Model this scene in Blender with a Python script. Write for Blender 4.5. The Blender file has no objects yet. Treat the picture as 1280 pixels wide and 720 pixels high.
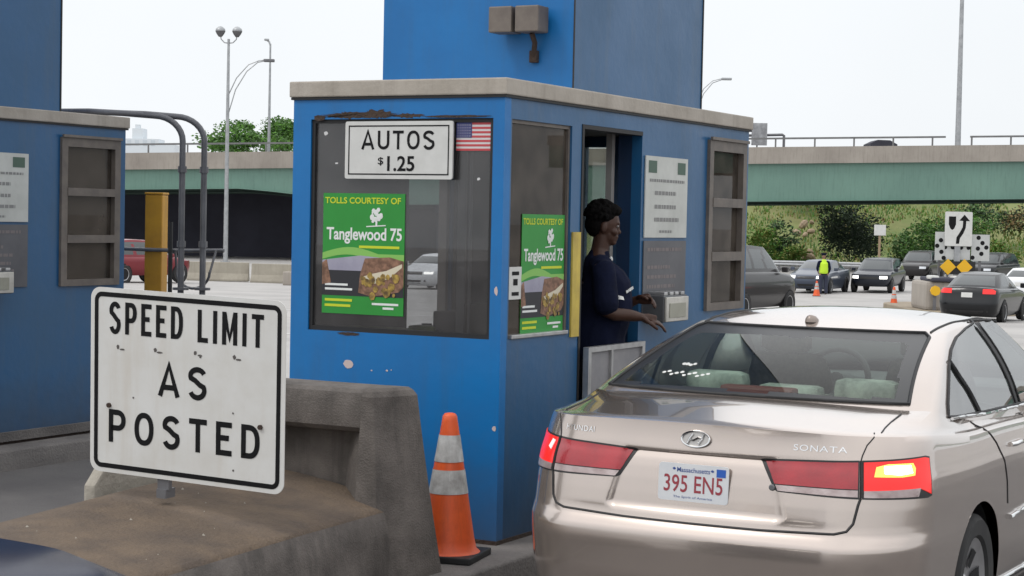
import bpy, bmesh, math, random
from math import sin, cos, pi, radians, sqrt, atan2, exp
from mathutils import Vector, Matrix, noise as mnoise
from mathutils.bvhtree import BVHTree

SC = bpy.context.scene
COL = SC.collection

# ---------------------------------------------------------------- camera
cam_d = bpy.data.cameras.new("camera")
cam = bpy.data.objects.new("camera", cam_d)
COL.objects.link(cam)
RIGHT = Vector((0.88004486, 0.47443114, 0.02088392))
UP = Vector((-0.03608454, 0.02295635, 0.99908504))
FWD = Vector((-0.47351763, 0.87999324, -0.03732224))
M = Matrix.Identity(4)
for i in range(3):
    M[i][0] = RIGHT[i]; M[i][1] = UP[i]; M[i][2] = -FWD[i]
M[2][3] = 1.88
cam.matrix_world = M
cam_d.sensor_width = 36.0
cam_d.lens = 64.6875
cam_d.clip_start = 0.05
cam_d.clip_end = 5000
SC.camera = cam

# ---------------------------------------------------------------- world, sun, exposure
SUN_AZ = radians(215)          # compass-like: 0 = +Y, clockwise
SUN_EL = radians(52)
w = bpy.data.worlds.new("World"); SC.world = w; w.use_nodes = True
nt = w.node_tree; nt.nodes.clear()
wo = nt.nodes.new("ShaderNodeOutputWorld"); bg = nt.nodes.new("ShaderNodeBackground")
sky = nt.nodes.new("ShaderNodeTexSky"); sky.sky_type = 'NISHITA'; sky.sun_disc = False
sky.sun_elevation = SUN_EL; sky.sun_rotation = SUN_AZ; sky.air_density = 1.2; sky.dust_density = 4.0
tc = nt.nodes.new("ShaderNodeTexCoord"); sep = nt.nodes.new("ShaderNodeSeparateXYZ")
nt.links.new(tc.outputs['Generated'], sep.inputs[0])
mr = nt.nodes.new("ShaderNodeMapRange"); mr.inputs[1].default_value = 0.14; mr.inputs[2].default_value = 0.55
mr.inputs[3].default_value = 0.0; mr.inputs[4].default_value = 1.0
nt.links.new(sep.outputs['Z'], mr.inputs[0])
cl = nt.nodes.new("ShaderNodeMix"); cl.data_type = 'RGBA'
cl.inputs[6].default_value = (10.1, 10.45, 10.8, 1); cl.inputs[7].default_value = (15.2, 15.4, 15.7, 1)
nt.links.new(mr.outputs[0], cl.inputs[0])
nz = nt.nodes.new("ShaderNodeTexNoise"); nz.inputs['Scale'].default_value = 2.2; nz.inputs['Detail'].default_value = 5
nt.links.new(tc.outputs['Generated'], nz.inputs['Vector'])
mr2 = nt.nodes.new("ShaderNodeMapRange"); mr2.inputs[1].default_value = 0.3; mr2.inputs[2].default_value = 0.7
mr2.inputs[3].default_value = 0.88; mr2.inputs[4].default_value = 1.0
nt.links.new(nz.outputs['Fac'], mr2.inputs[0])
mx = nt.nodes.new("ShaderNodeMix"); mx.data_type = 'RGBA'
nt.links.new(mr2.outputs[0], mx.inputs[0]); nt.links.new(sky.outputs[0], mx.inputs[6]); nt.links.new(cl.outputs[2], mx.inputs[7])
nt.links.new(mx.outputs[2], bg.inputs['Color']); bg.inputs['Strength'].default_value = 0.098
nt.links.new(bg.outputs[0], wo.inputs['Surface'])

sd = bpy.data.lights.new("sun", 'SUN'); sd.energy = 0.9; sd.angle = radians(14); sd.color = (1.0, 0.965, 0.92)
so = bpy.data.objects.new("sun", sd); COL.objects.link(so)
tosun = Vector((sin(SUN_AZ) * cos(SUN_EL), cos(SUN_AZ) * cos(SUN_EL), sin(SUN_EL)))
so.rotation_euler = (-tosun).to_track_quat('-Z', 'Y').to_euler()
so.location = (0, 0, 40)

SC.view_settings.view_transform = 'Standard'
SC.view_settings.look = 'None'
SC.view_settings.exposure = 0.0
SC.view_settings.gamma = 1.0
SC.view_settings.use_curve_mapping = False
SC.render.engine = 'CYCLES'
SC.cycles.max_bounces = 8
SC.cycles.transparent_max_bounces = 16
SC.cycles.use_denoising = True

# ---------------------------------------------------------------- materials
MATS = {}
def mat(name, col, rough=0.6, metal=0.0, col2=None, scale=6.0, detail=6.0, amount=1.0, bump=0.0, bscale=None,
        coat=0.0, coat_rough=0.03, emit=None, estr=0.0, spec=0.5, rvar=0.0, grime=None, streak=None, lo=0.35, hi=0.68):
    """principled material: base colour wandering between col and col2, bump, optional grime that is real dirt
    (grime=(colour, z_full, z_none)), optional vertical streaks (colour, strength)"""
    if name in MATS: return MATS[name]
    m = bpy.data.materials.new(name); m.use_nodes = True; MATS[name] = m
    n = m.node_tree.nodes; l = m.node_tree.links
    b = n["Principled BSDF"]
    b.inputs['Roughness'].default_value = rough; b.inputs['Metallic'].default_value = metal
    b.inputs['Base Color'].default_value = (*col, 1)
    b.inputs['Specular IOR Level'].default_value = spec
    if coat:
        b.inputs['Coat Weight'].default_value = coat; b.inputs['Coat Roughness'].default_value = coat_rough
    if emit:
        b.inputs['Emission Color'].default_value = (*emit, 1); b.inputs['Emission Strength'].default_value = estr
    t = n.new("ShaderNodeTexCoord")
    out = None
    if col2 is not None:
        x = n.new("ShaderNodeTexNoise"); x.inputs['Scale'].default_value = scale; x.inputs['Detail'].default_value = detail
        x.inputs['Roughness'].default_value = 0.62
        l.new(t.outputs['Object'], x.inputs['Vector'])
        r = n.new("ShaderNodeMapRange"); r.inputs[1].default_value = lo; r.inputs[2].default_value = hi
        r.inputs[3].default_value = 0; r.inputs[4].default_value = amount
        l.new(x.outputs['Fac'], r.inputs[0])
        k = n.new("ShaderNodeMix"); k.data_type = 'RGBA'
        k.inputs[6].default_value = (*col, 1); k.inputs[7].default_value = (*col2, 1)
        l.new(r.outputs[0], k.inputs[0]); out = k.outputs[2]
        if rvar:
            q = n.new("ShaderNodeMapRange"); q.inputs[1].default_value = lo; q.inputs[2].default_value = hi
            q.inputs[3].default_value = rough - rvar; q.inputs[4].default_value = rough + rvar
            l.new(x.outputs['Fac'], q.inputs[0]); l.new(q.outputs[0], b.inputs['Roughness'])
    def chain(colr, fac):
        nonlocal out
        k = n.new("ShaderNodeMix"); k.data_type = 'RGBA'
        if out: l.new(out, k.inputs[6])
        else: k.inputs[6].default_value = (*col, 1)
        k.inputs[7].default_value = (*colr, 1); l.new(fac, k.inputs[0]); out = k.outputs[2]
    if streak:
        mp = n.new("ShaderNodeMapping"); mp.inputs['Scale'].default_value = (5, 5, 0.45)
        l.new(t.outputs['Object'], mp.inputs['Vector'])
        x = n.new("ShaderNodeTexNoise"); x.inputs['Scale'].default_value = 1.6; x.inputs['Detail'].default_value = 8; x.inputs['Roughness'].default_value = 0.7
        l.new(mp.outputs[0], x.inputs['Vector'])
        r = n.new("ShaderNodeMapRange"); r.inputs[1].default_value = 0.5; r.inputs[2].default_value = 0.78
        r.inputs[4].default_value = streak[1]; l.new(x.outputs['Fac'], r.inputs[0]); chain(streak[0], r.outputs[0])
    if grime:
        s = n.new("ShaderNodeSeparateXYZ"); l.new(t.outputs['Object'], s.inputs[0])
        x = n.new("ShaderNodeTexNoise"); x.inputs['Scale'].default_value = 7; x.inputs['Detail'].default_value = 6
        l.new(t.outputs['Object'], x.inputs['Vector'])
        a = n.new("ShaderNodeMath"); a.operation = 'MULTIPLY_ADD'; a.inputs[1].default_value = 0.35; l.new(x.outputs['Fac'], a.inputs[0]); l.new(s.outputs['Z'], a.inputs[2])
        r = n.new("ShaderNodeMapRange"); r.inputs[1].default_value = grime[1]; r.inputs[2].default_value = grime[2]
        r.inputs[3].default_value = grime[3] if len(grime) > 3 else 0.8; r.inputs[4].default_value = 0.0
        l.new(a.outputs[0], r.inputs[0]); chain(grime[0], r.outputs[0])
    if out: l.new(out, b.inputs['Base Color'])
    if bump:
        x = n.new("ShaderNodeTexNoise"); x.inputs['Scale'].default_value = bscale or scale * 6; x.inputs['Detail'].default_value = 5
        l.new(t.outputs['Object'], x.inputs['Vector'])
        u = n.new("ShaderNodeBump"); u.inputs['Strength'].default_value = bump; u.inputs['Distance'].default_value = 0.02
        l.new(x.outputs['Fac'], u.inputs['Height']); l.new(u.outputs[0], b.inputs['Normal'])
    return m

def glass(name, tint=(0.8, 0.85, 0.84), haze=(0.3, 0.3, 0.3), hz=0.0, rough=0.01, refl=1.0, ior=1.5):
    """thin window pane: clear transmission tinted, mirror reflection by Fresnel, a little dust"""
    if name in MATS: return MATS[name]
    m = bpy.data.materials.new(name); m.use_nodes = True; MATS[name] = m
    n = m.node_tree.nodes; l = m.node_tree.links; n.clear()
    o = n.new("ShaderNodeOutputMaterial")
    tr = n.new("ShaderNodeBsdfTransparent"); tr.inputs[0].default_value = (*tint, 1)
    df = n.new("ShaderNodeBsdfDiffuse"); df.inputs[0].default_value = (*haze, 1)
    gl = n.new("ShaderNodeBsdfGlossy"); gl.inputs['Roughness'].default_value = rough
    gl.inputs['Color'].default_value = (refl, refl, refl, 1)
    t = n.new("ShaderNodeTexCoord"); x = n.new("ShaderNodeTexNoise"); x.inputs['Scale'].default_value = 5; x.inputs['Detail'].default_value = 6
    l.new(t.outputs['Object'], x.inputs['Vector'])
    r = n.new("ShaderNodeMapRange"); r.inputs[1].default_value = 0.3; r.inputs[2].default_value = 0.75; r.inputs[3].default_value = hz * 0.5; r.inputs[4].default_value = hz * 1.5
    l.new(x.outputs['Fac'], r.inputs[0])
    m1 = n.new("ShaderNodeMixShader"); l.new(r.outputs[0], m1.inputs[0]); l.new(tr.outputs[0], m1.inputs[1]); l.new(df.outputs[0], m1.inputs[2])
    fr = n.new("ShaderNodeFresnel"); fr.inputs[0].default_value = ior
    m2 = n.new("ShaderNodeMixShader"); l.new(fr.outputs[0], m2.inputs[0]); l.new(m1.outputs[0], m2.inputs[1]); l.new(gl.outputs[0], m2.inputs[2])
    l.new(m2.outputs[0], o.inputs[0])
    return m

# ---------------------------------------------------------------- mesh helpers
class MB:
    def __init__(self): self.v = []; self.f = []; self.mi = []; self.cur = 0
    def add(self, vs, fs, T=None):
        o = len(self.v)
        if T is not None: vs = [T @ Vector(p) for p in vs]
        self.v += [tuple(p) for p in vs]
        self.f += [tuple(o + i for i in q) for q in fs]
        self.mi += [self.cur] * len(fs)
        return self
    def box(self, a, b, T=None):
        x0, y0, z0 = a; x1, y1, z1 = b
        vs = [(x0,y0,z0),(x1,y0,z0),(x1,y1,z0),(x0,y1,z0),(x0,y0,z1),(x1,y0,z1),(x1,y1,z1),(x0,y1,z1)]
        return self.add(vs, [(0,3,2,1),(4,5,6,7),(0,1,5,4),(1,2,6,5),(2,3,7,6),(3,0,4,7)], T)
    def bbox(self, a, b, r=0.01, T=None):
        """box with chamfered edges"""
        bm = bmesh.new(); bmesh.ops.create_cube(bm, size=1)
        for v in bm.verts:
            v.co = Vector([(a[i] + b[i]) / 2 + v.co[i] * (b[i] - a[i]) for i in range(3)])
        bmesh.ops.bevel(bm, geom=bm.edges[:], offset=min(r, 0.45 * min(b[i] - a[i] for i in range(3))), segments=2, affect='EDGES', profile=0.6)
        bm.verts.index_update()
        self.add([v.co.copy() for v in bm.verts], [[v.index for v in f.verts] for f in bm.faces], T); bm.free(); return self
    def cyl(self, p, q, r0, r1=None, n=12, caps=True):
        p = Vector(p); q = Vector(q); r1 = r0 if r1 is None else r1
        d = (q - p).normalized(); a = d.orthogonal().normalized(); b = d.cross(a)
        vs = []
        for c, r in ((p, r0), (q, r1)):
            for i in range(n):
                t = 2 * pi * i / n; vs.append(c + (a * cos(t) + b * sin(t)) * r)
        fs = [(i, (i + 1) % n, n + (i + 1) % n, n + i) for i in range(n)]
        if caps: fs += [tuple(range(n))[::-1], tuple(range(n, 2 * n))]
        return self.add(vs, fs)
    def tube(self, pts, r, n=8, closed=False):
        pts = [Vector(p) for p in pts]; N = len(pts); vs = []; prev = None
        for i, p in enumerate(pts):
            if closed: d = pts[(i + 1) % N] - pts[i - 1]
            else: d = pts[min(i + 1, N - 1)] - pts[max(i - 1, 0)]
            if d.length < 1e-9: d = Vector((0, 0, 1))
            d.normalize()
            a = d.orthogonal().normalized() if prev is None else (prev - d * prev.dot(d))
            if a.length < 1e-6: a = d.orthogonal()
            a.normalize(); prev = a; b = d.cross(a)
            rr = r(i / max(1, N - 1)) if callable(r) else r
            for k in range(n):
                t = 2 * pi * k / n; vs.append(p + (a * cos(t) + b * sin(t)) * rr)
        fs = []
        for i in range(N if closed else N - 1):
            j = (i + 1) % N
            for k in range(n): fs.append((i*n+k, i*n+(k+1)%n, j*n+(k+1)%n, j*n+k))
        if not closed: fs += [tuple(range(n))[::-1], tuple(range((N-1)*n, N*n))]
        return self.add(vs, fs)
    def lathe(self, prof, T=None, n=24, cap=True):
        vs = []; m = len(prof)
        for r, z in prof:
            for k in range(n):
                t = 2*pi*k/n; vs.append((r*cos(t), r*sin(t), z))
        fs = [(i*n+k, i*n+(k+1)%n, (i+1)*n+(k+1)%n, (i+1)*n+k) for i in range(m-1) for k in range(n)]
        if cap: fs += [tuple(range(n))[::-1], tuple(range((m-1)*n, m*n))]
        return self.add(vs, fs, T)
    def prism(self, poly, d0, d1, T=None):
        """poly of (a,b) in local XZ extruded along local Y from d0 to d1 (counter-clockwise seen from -Y)"""
        n = len(poly)
        vs = [(a, d0, b) for a, b in poly] + [(a, d1, b) for a, b in poly]
        fs = [tuple(range(n)), tuple(range(n, 2*n))[::-1]] + [((i+1)%n, i, n+i, n+(i+1)%n) for i in range(n)]
        return self.add(vs, fs, T)
    def loft(self, loops, closed=True, cap0=True, cap1=True):
        n = len(loops[0]); vs = [p for L in loops for p in L]; fs = []
        for i in range(len(loops)-1):
            for k in range(n if closed else n-1):
                k2 = (k+1) % n
                fs.append((i*n+k, i*n+k2, (i+1)*n+k2, (i+1)*n+k))
        if cap0: fs.append(tuple(range(n))[::-1])
        if cap1: fs.append(tuple(range((len(loops)-1)*n, len(loops)*n)))
        return self.add(vs, fs)

def roundrect(x0, z0, x1, z1, r, n=5):
    pts = []
    for cx, cz, a0 in ((x1-r, z0+r, -90), (x1-r, z1-r, 0), (x0+r, z1-r, 90), (x0+r, z0+r, 180)):
        for i in range(n+1):
            a = radians(a0 + 90*i/n); pts.append((cx + r*cos(a), cz + r*sin(a)))
    return pts

def link(o, parent=None):
    COL.objects.link(o)
    if parent is not None: o.parent = parent
    return o

def obj(name, mb, material, parent=None, loc=(0,0,0), rot=(0,0,0), smooth=None, bevel=0.0):
    me = bpy.data.meshes.new(name)
    me.from_pydata(mb.v, [], mb.f); me.validate(); me.update()
    ms = material if isinstance(material, (list, tuple)) else [material]
    for m in ms: me.materials.append(m)
    if len(ms) > 1 and len(me.polygons) == len(mb.mi):
        me.polygons.foreach_set('material_index', mb.mi)
    bm = bmesh.new(); bm.from_mesh(me)
    bmesh.ops.recalc_face_normals(bm, faces=bm.faces[:])
    if bevel:
        es = [e for e in bm.edges if len(e.link_faces) == 2 and e.calc_face_angle(0) > radians(30)]
        bmesh.ops.bevel(bm, geom=es, offset=bevel, segments=2, affect='EDGES', profile=0.6, clamp_overlap=True)
    bm.to_mesh(me); bm.free()
    if smooth:
        me.polygons.foreach_set('use_smooth', [True]*len(me.polygons)); me.set_sharp_from_angle(angle=radians(smooth))
    o = bpy.data.objects.new(name, me); link(o, parent)
    o.location = loc; o.rotation_euler = rot
    return o

def tag(o, label, cat, group=None, kind=None):
    if label: o['label'] = label
    if cat: o['category'] = cat
    if group: o['group'] = group
    if kind: o['kind'] = kind
    return o

def thing(name, label, cat, loc=(0,0,0), rotz=0.0, group=None):
    o = bpy.data.objects.new(name, None); COL.objects.link(o)
    o.empty_display_size = 0.1
    o.location = loc; o.rotation_euler = (0, 0, rotz)
    return tag(o, label, cat, group)

def structure(name, mb, m, **k):
    o = obj(name, mb, m, **k); o['kind'] = 'structure'; return o

def dup(root, loc=None, rotz=None, label=None, group=None):
    r = root.copy(); COL.objects.link(r)
    if loc is not None: r.location = loc
    if rotz is not None: r.rotation_euler = (0, 0, rotz)
    if label: r['label'] = label
    if group: r['group'] = group
    for c in [c for c in bpy.data.objects if c.parent == root]:
        d = c.copy(); COL.objects.link(d); d.parent = r
        for g in [g for g in bpy.data.objects if g.parent == c]:
            e = g.copy(); COL.objects.link(e); e.parent = d
    return r

def evaluated(o):
    dg = bpy.context.evaluated_depsgraph_get(); dg.update()
    e = o.evaluated_get(dg)
    me = bpy.data.meshes.new_from_object(e, preserve_all_data_layers=True, depsgraph=dg)
    return me

def text_mesh(s, weight=0.0, spacing=1.0, res=4):
    """outline text -> (verts2d, faces), unit cap height unknown; fitted by the caller"""
    cu = bpy.data.curves.new("t", 'FONT'); cu.body = s; cu.size = 1; cu.offset = weight; cu.resolution_u = res
    cu.space_character = spacing; cu.fill_mode = 'FRONT'
    o = bpy.data.objects.new("t", cu); COL.objects.link(o)
    me = evaluated(o)
    vs = [(v.co.x, v.co.y) for v in me.vertices]; fs = [tuple(p.vertices) for p in me.polygons]
    bpy.data.objects.remove(o); bpy.data.curves.remove(cu); bpy.data.meshes.remove(me)
    return vs, fs

def put_text(mb, s, x0, z0, x1, z1, T=None, d=0.0015, weight=0.0, spacing=1.0):
    """text stretched to the box (x0,z0)-(x1,z1) on the local XZ plane, standing d proud towards -Y"""
    vs, fs = text_mesh(s, weight, spacing)
    if not vs: return mb
    ax = min(v[0] for v in vs); bx = max(v[0] for v in vs); ay = min(v[1] for v in vs); by = max(v[1] for v in vs)
    P = [(x0 + (v[0]-ax)/(bx-ax)*(x1-x0), -d, z0 + (v[1]-ay)/(by-ay)*(z1-z0)) for v in vs]
    return mb.add(P, fs, T)

def road_glyph(ch, w, t):
    """centre lines of road-sign capitals, height 1, width w, stroke t"""
    l, r, b, h = t/2, w-t/2, t/2, 1-t/2; c = w/2
    def arc(cx, cy, rx, ry, a0, a1, n=12, p=1.0):
        out = []
        for i in range(n+1):
            a = radians(a0+(a1-a0)*i/n); x, y = cos(a), sin(a)
            out.append((cx+rx*math.copysign(abs(x)**p, x), cy+ry*math.copysign(abs(y)**p, y)))
        return out
    m = .52
    G = {'I': [[(c,0),(c,1)]], 'L': [[(l,1),(l,b),(w,b)]], 'T': [[(0,h),(w,h)],[(c,h),(c,0)]],
         'E': [[(w,h),(l,h),(l,b),(w,b)],[(l,.525),(w*.82,.525)]],
         'D': [[(l,b),(l,h),(w*.42,h)]+arc(w*.42,.5,r-w*.42,h-.5,90,-90,16,.85)[1:-1]+[(w*.42,b),(l,b),(l,b+.02)]],
         'P': [[(l,0),(l,h),(w*.5,h)]+arc(w*.5,(h+.44)/2,r-w*.5,(h-.44)/2,90,-90,14,.9)[1:-1]+[(w*.5,.44),(l,.44)]],
         'O': [arc(c,.5,r-c,h-.5,90,450,36,.88)],
         'S': [arc(c,(h+m)/2,r-c,(h-m)/2,22,90,6)+arc(c,(h+m)/2,r-c,(h-m)/2,90,200,10)[1:]+[(c-.12*w,m+.06),(c+.14*w,m-.07)]+arc(c,(b+m)/2-.01,r-c,(m-b)/2+.01,28,-90,12)[0:]+arc(c,(b+m)/2-.01,r-c,(m-b)/2+.01,-90,-160,6)[1:]],
         'A': [[(t*.45,0),(c,1.0-t*.2),(w-t*.45,0)],[(w*.24,.28),(w*.76,.28)]],
         'U': [[(l,1),(l,.36)]+arc(c,.36,r-c,.36-b,180,360,14,.92)[1:-1]+[(r,.36),(r,1)]],
         'M': [[(l,0),(l,1)],[(l+t*.05,1.0-t*.3),(c,.20),(r-t*.05,1.0-t*.3)],[(r,0),(r,1)]]}
    return G[ch]
def road_text(mb, s, x0, z0, x1, z1, d, widths, t=.165, gap=.22):
    """sign lettering made of strokes of one width, fitted to the box"""
    H_ = z1-z0; tot = sum(widths.get(c, .5) for c in s)+gap*(len(s)-1); k = (x1-x0)/tot; x = x0; lay = 0
    for c in s:
        w_ = widths.get(c, .5)
        for line in road_glyph(c, w_*k/H_, t):
            P = [Vector((x+p[0]*H_, z0+p[1]*H_)) for p in line]; closed = (P[0]-P[-1]).length < 1e-6
            if closed: P = P[:-1]
            n = len(P); L = []; R_ = []
            for i, p in enumerate(P):
                a = (p-P[i-1]) if (i or closed) else (P[1]-p); b = (P[(i+1) % n]-p) if (i < n-1 or closed) else (p-P[i-1])
                a.normalize(); b.normalize(); na = Vector((-a.y,a.x)); nb = Vector((-b.y,b.x)); m = (na+nb)
                m = m.normalized() if m.length > 1e-4 else na
                e = t*H_/2/max(.55, m.dot(na)); L.append(p+m*e); R_.append(p-m*e)
            lay += 1; dd = d+.00008*(lay % 5)
            mb.add([(q.x,-dd,q.y) for q in L]+[(q.x,-dd,q.y) for q in R_], [(i,(i+1) % n,n+(i+1) % n,n+i) for i in range(n if closed else n-1)])
        x += (w_+gap)*k
    return mb

def flat(mb, poly, d, T=None):
    """flat polygon on local XZ plane at y=-d"""
    return mb.add([(a, -d, b) for a, b in poly], [tuple(range(len(poly)))], T)

def rect(mb, x0, z0, x1, z1, d, T=None): return flat(mb, [(x0,z0),(x1,z0),(x1,z1),(x0,z1)], d, T)

def yaw(a): return Matrix.Rotation(a, 4, 'Z')
def tr(x, y, z): return Matrix.Translation((x, y, z))

def ground_z(y):
    if y < 14: return 0.0
    if y > 70: return -1.15
    t = (y-14)/56.0
    return -1.15*t
# ---------------------------------------------------------------- ground, roads, islands
m_concrete = mat("pale_concrete", (0.40,0.385,0.37), 0.8, col2=(0.30,0.29,0.28), scale=0.35, bump=0.25, bscale=30)
m_asphalt = mat("asphalt", (0.085,0.08,0.08), 0.85, col2=(0.13,0.122,0.118), scale=0.9, bump=0.5, bscale=90)
m_kerb = mat("kerb_concrete", (0.17,0.155,0.145), 0.85, col2=(0.09,0.083,0.08), scale=2.2, bump=0.4, bscale=60)
m_white = mat("road_paint", (0.72,0.72,0.70), 0.6, col2=(0.5,0.49,0.47), scale=6)

g = MB()
ys = [-80,-30,0,8,14,20,28,36,44,52,60,66,70,76,90,120,180,300,600,900]
xs = [-800,-400,-150,-80,-40,-20,-10,0,10,20,40,80,150,400,800]
g.add([(x,y,ground_z(y)) for y in ys for x in xs],
      [(j*len(xs)+i, j*len(xs)+i+1, (j+1)*len(xs)+i+1, (j+1)*len(xs)+i) for j in range(len(ys)-1) for i in range(len(xs)-1)])
structure("ground", g, m_concrete)
for n,(a,b,c) in (("toll_lane",(-4.36,60.0,34.0)),("toll_lane",(-9.36,-6.14,13.2)),("toll_lane",(-15.4,-11.14,13.2)),("toll_lane",(-40.0,-15.4,13.2))):
    r = MB(); r.add([(a,-60,0.004),(b,-60,0.004),(b,min(c,14),0.004),(a,min(c,14),0.004)]+([(b,c,ground_z(c)+.006),(a,c,ground_z(c)+.006)] if c > 14 else []), [(0,1,2,3)]+([(3,2,4,5)] if c > 14 else []))
    structure(n, r, m_asphalt)

def island_outline(x0, x1, y0, y1, n=10):
    r = (x1-x0)/2; cx = (x0+x1)/2; p = []
    for i in range(n+1):
        a = pi + pi*i/n; p.append((cx + r*cos(a), y0 + r*1.2 + r*1.2*sin(a)))
    for i in range(n+1):
        a = pi*i/n; p.append((cx + r*cos(a), y1 - r + r*sin(a)))
    return p
def island(x0, x1, y0, y1, h=0.15):
    o = island_outline(x0, x1, y0, y1); c = Vector(((x0+x1)/2,(y0+y1)/2))
    def sc(p, k): return (p[0] + (k if p[0] < c.x else -k), p[1] + (k if p[1] < c.y else -k))
    L = [[(x,y,-0.3) for x,y in o], [(x,y,h-0.02) for x,y in o], [(*sc(p,0.008),h-0.006) for p in o], [(*sc(p,0.025),h) for p in o]]
    m = MB(); m.loft(L, cap0=False); return structure("traffic_island", m, m_kerb, smooth=40)
island(-6.13, -4.38, 3.3, 16.0)
island(-11.13, -9.38, 2.4, 15.2)

# painted lines on the plaza beyond the booths
lm = MB()
for x in (-26.5,-22.9,-19.3,-15.7,-12.1,-7.8,-4.2,-0.6,3.0):
    for y in range(18, 66, 9):
        a, b = y, y+3
        lm.add([(x-.06,a,ground_z(a)+.006),(x+.06,a,ground_z(a)+.006),(x+.06,b,ground_z(b)+.006),(x-.06,b,ground_z(b)+.006)], [(0,1,2,3)])
structure("road_markings", lm, m_white)

# ---------------------------------------------------------------- overpass: stands 120 m off, square to the view
CAMYAW = radians(28.284)
FH = Vector((-sin(CAMYAW), cos(CAMYAW), 0)); RH = Vector((cos(CAMYAW), sin(CAMYAW), 0))
def far(px_x, Z):
    """ground point at distance Z along the view axis, X metres to its right"""
    return FH*Z + RH*px_x
m_parapet = mat("parapet_concrete", (0.36,0.325,0.285), 0.85, col2=(0.27,0.24,0.21), scale=0.35, streak=((0.13,0.115,0.10),0.55), bump=0.2, bscale=5)
m_girder = mat("green_girder_paint", (0.15,0.265,0.215), 0.6, col2=(0.125,0.225,0.185), scale=0.25, streak=((0.07,0.12,0.10),0.5))
m_darkshade = mat("dark_and_shade_tone", (0.055,0.055,0.075), 0.9, col2=(0.038,0.038,0.052), scale=0.4)  # shade under the overpass put into the colour; plain dark elsewhere
m_steel = mat("galvanised_steel", (0.42,0.43,0.44), 0.45, 0.6, col2=(0.3,0.31,0.32), scale=4)
m_darksteel = mat("grey_conduit", (0.17,0.17,0.18), 0.5, 0.3, col2=(0.11,0.11,0.118), scale=5)

BR = thing("overpass_bridge", "long concrete and pale green steel overpass crossing the whole background", "bridge", FH*120.0, CAMYAW)
def gz(X): return 6.42 + 0.030*X
def depth(X):
    if X < -18: return 1.25
    if X < -10:
        t = (X+18)/8.0; return 1.25 + 1.15*(t*t*0.45+0.55*t)
    return 2.4
XS = [-140,-100,-60,-40,-30,-24,-20,-18,-17,-16,-15,-14,-13,-12,-11,-10,-6,0,8,16,24,32,44,60,100,160]
def strip(y0, y1, zt, zb):
    m = MB()
    L = [[(X,y0,zb(X)),(X,y1,zb(X)),(X,y1,zt(X)),(X,y0,zt(X))] for X in XS]
    m.loft(L); return m
obj("parapet", strip(-0.25, 0.15, lambda X: gz(X), lambda X: gz(X)-1.08), m_parapet, BR)
obj("parapet", strip(12.2, 12.5, lambda X: gz(X), lambda X: gz(X)-1.08), m_parapet, BR)
gd = strip(0.02, 0.08, lambda X: gz(X)-1.06, lambda X: gz(X)-1.08-depth(X))
L = strip(-0.18, 0.35, lambda X: gz(X)-1.08-depth(X), lambda X: gz(X)-1.13-depth(X)); gd.add(L.v, L.f)
obj("girder", gd, m_girder, BR)
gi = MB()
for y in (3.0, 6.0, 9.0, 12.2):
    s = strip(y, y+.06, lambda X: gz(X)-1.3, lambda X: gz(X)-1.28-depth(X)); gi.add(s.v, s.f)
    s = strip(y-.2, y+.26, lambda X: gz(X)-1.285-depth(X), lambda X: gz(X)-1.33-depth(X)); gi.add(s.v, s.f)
obj("inner_girder", gi, mat("girder_paint_shade_copy", (0.05,0.085,0.07), 0.7), BR)  # darker copy of the girder green, shade under the deck painted in
obj("deck", strip(0.16, 12.19, lambda X: gz(X)-0.85, lambda X: gz(X)-1.25), m_darkshade, BR)
X = -60.0
rl = MB()
for a, b in ((-80.0,-27.0),(-26.5,28.0),(29.6,60.0)):
    n = int((b-a)/2.0)
    rl.box((0,0,0),(0.001,0.001,0.001)) if False else None
    rl.add([(a,-.05,gz(a)+.50),(b,-.05,gz(b)+.50),(b,.05,gz(b)+.50),(a,.05,gz(a)+.50),(a,-.05,gz(a)+.62),(b,-.05,gz(b)+.62),(b,.05,gz(b)+.62),(a,.05,gz(a)+.62)],
           [(0,3,2,1),(4,5,6,7),(0,1,5,4),(1,2,6,5),(2,3,7,6),(3,0,4,7)])
    x = a+0.1
    while x < b:
        rl.box((x-.05,-.04,gz(x)-.01),(x+.05,.04,gz(x)+.50)); x += 2.55
obj("railing", rl, mat("rail_grey",(0.19,0.19,0.19),.5,.3,col2=(0.14,.14,.14),scale=2), BR)

AB = thing("bridge_abutment", "dark stone abutment wall under the left end of the overpass, shade painted into its colour", "abutment", FH*120.0, CAMYAW)
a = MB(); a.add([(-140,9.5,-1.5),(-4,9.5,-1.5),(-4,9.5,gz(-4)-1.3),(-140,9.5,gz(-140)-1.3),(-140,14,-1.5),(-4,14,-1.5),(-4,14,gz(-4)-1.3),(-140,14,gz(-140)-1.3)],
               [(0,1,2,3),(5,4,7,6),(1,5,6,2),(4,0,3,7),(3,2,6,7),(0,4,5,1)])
obj("wall", a, m_darkshade, AB)
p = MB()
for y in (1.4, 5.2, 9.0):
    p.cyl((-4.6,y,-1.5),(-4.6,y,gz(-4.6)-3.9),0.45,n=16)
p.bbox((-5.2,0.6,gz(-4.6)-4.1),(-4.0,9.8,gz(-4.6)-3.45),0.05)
obj("pier", p, m_darkshade, AB)

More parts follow.
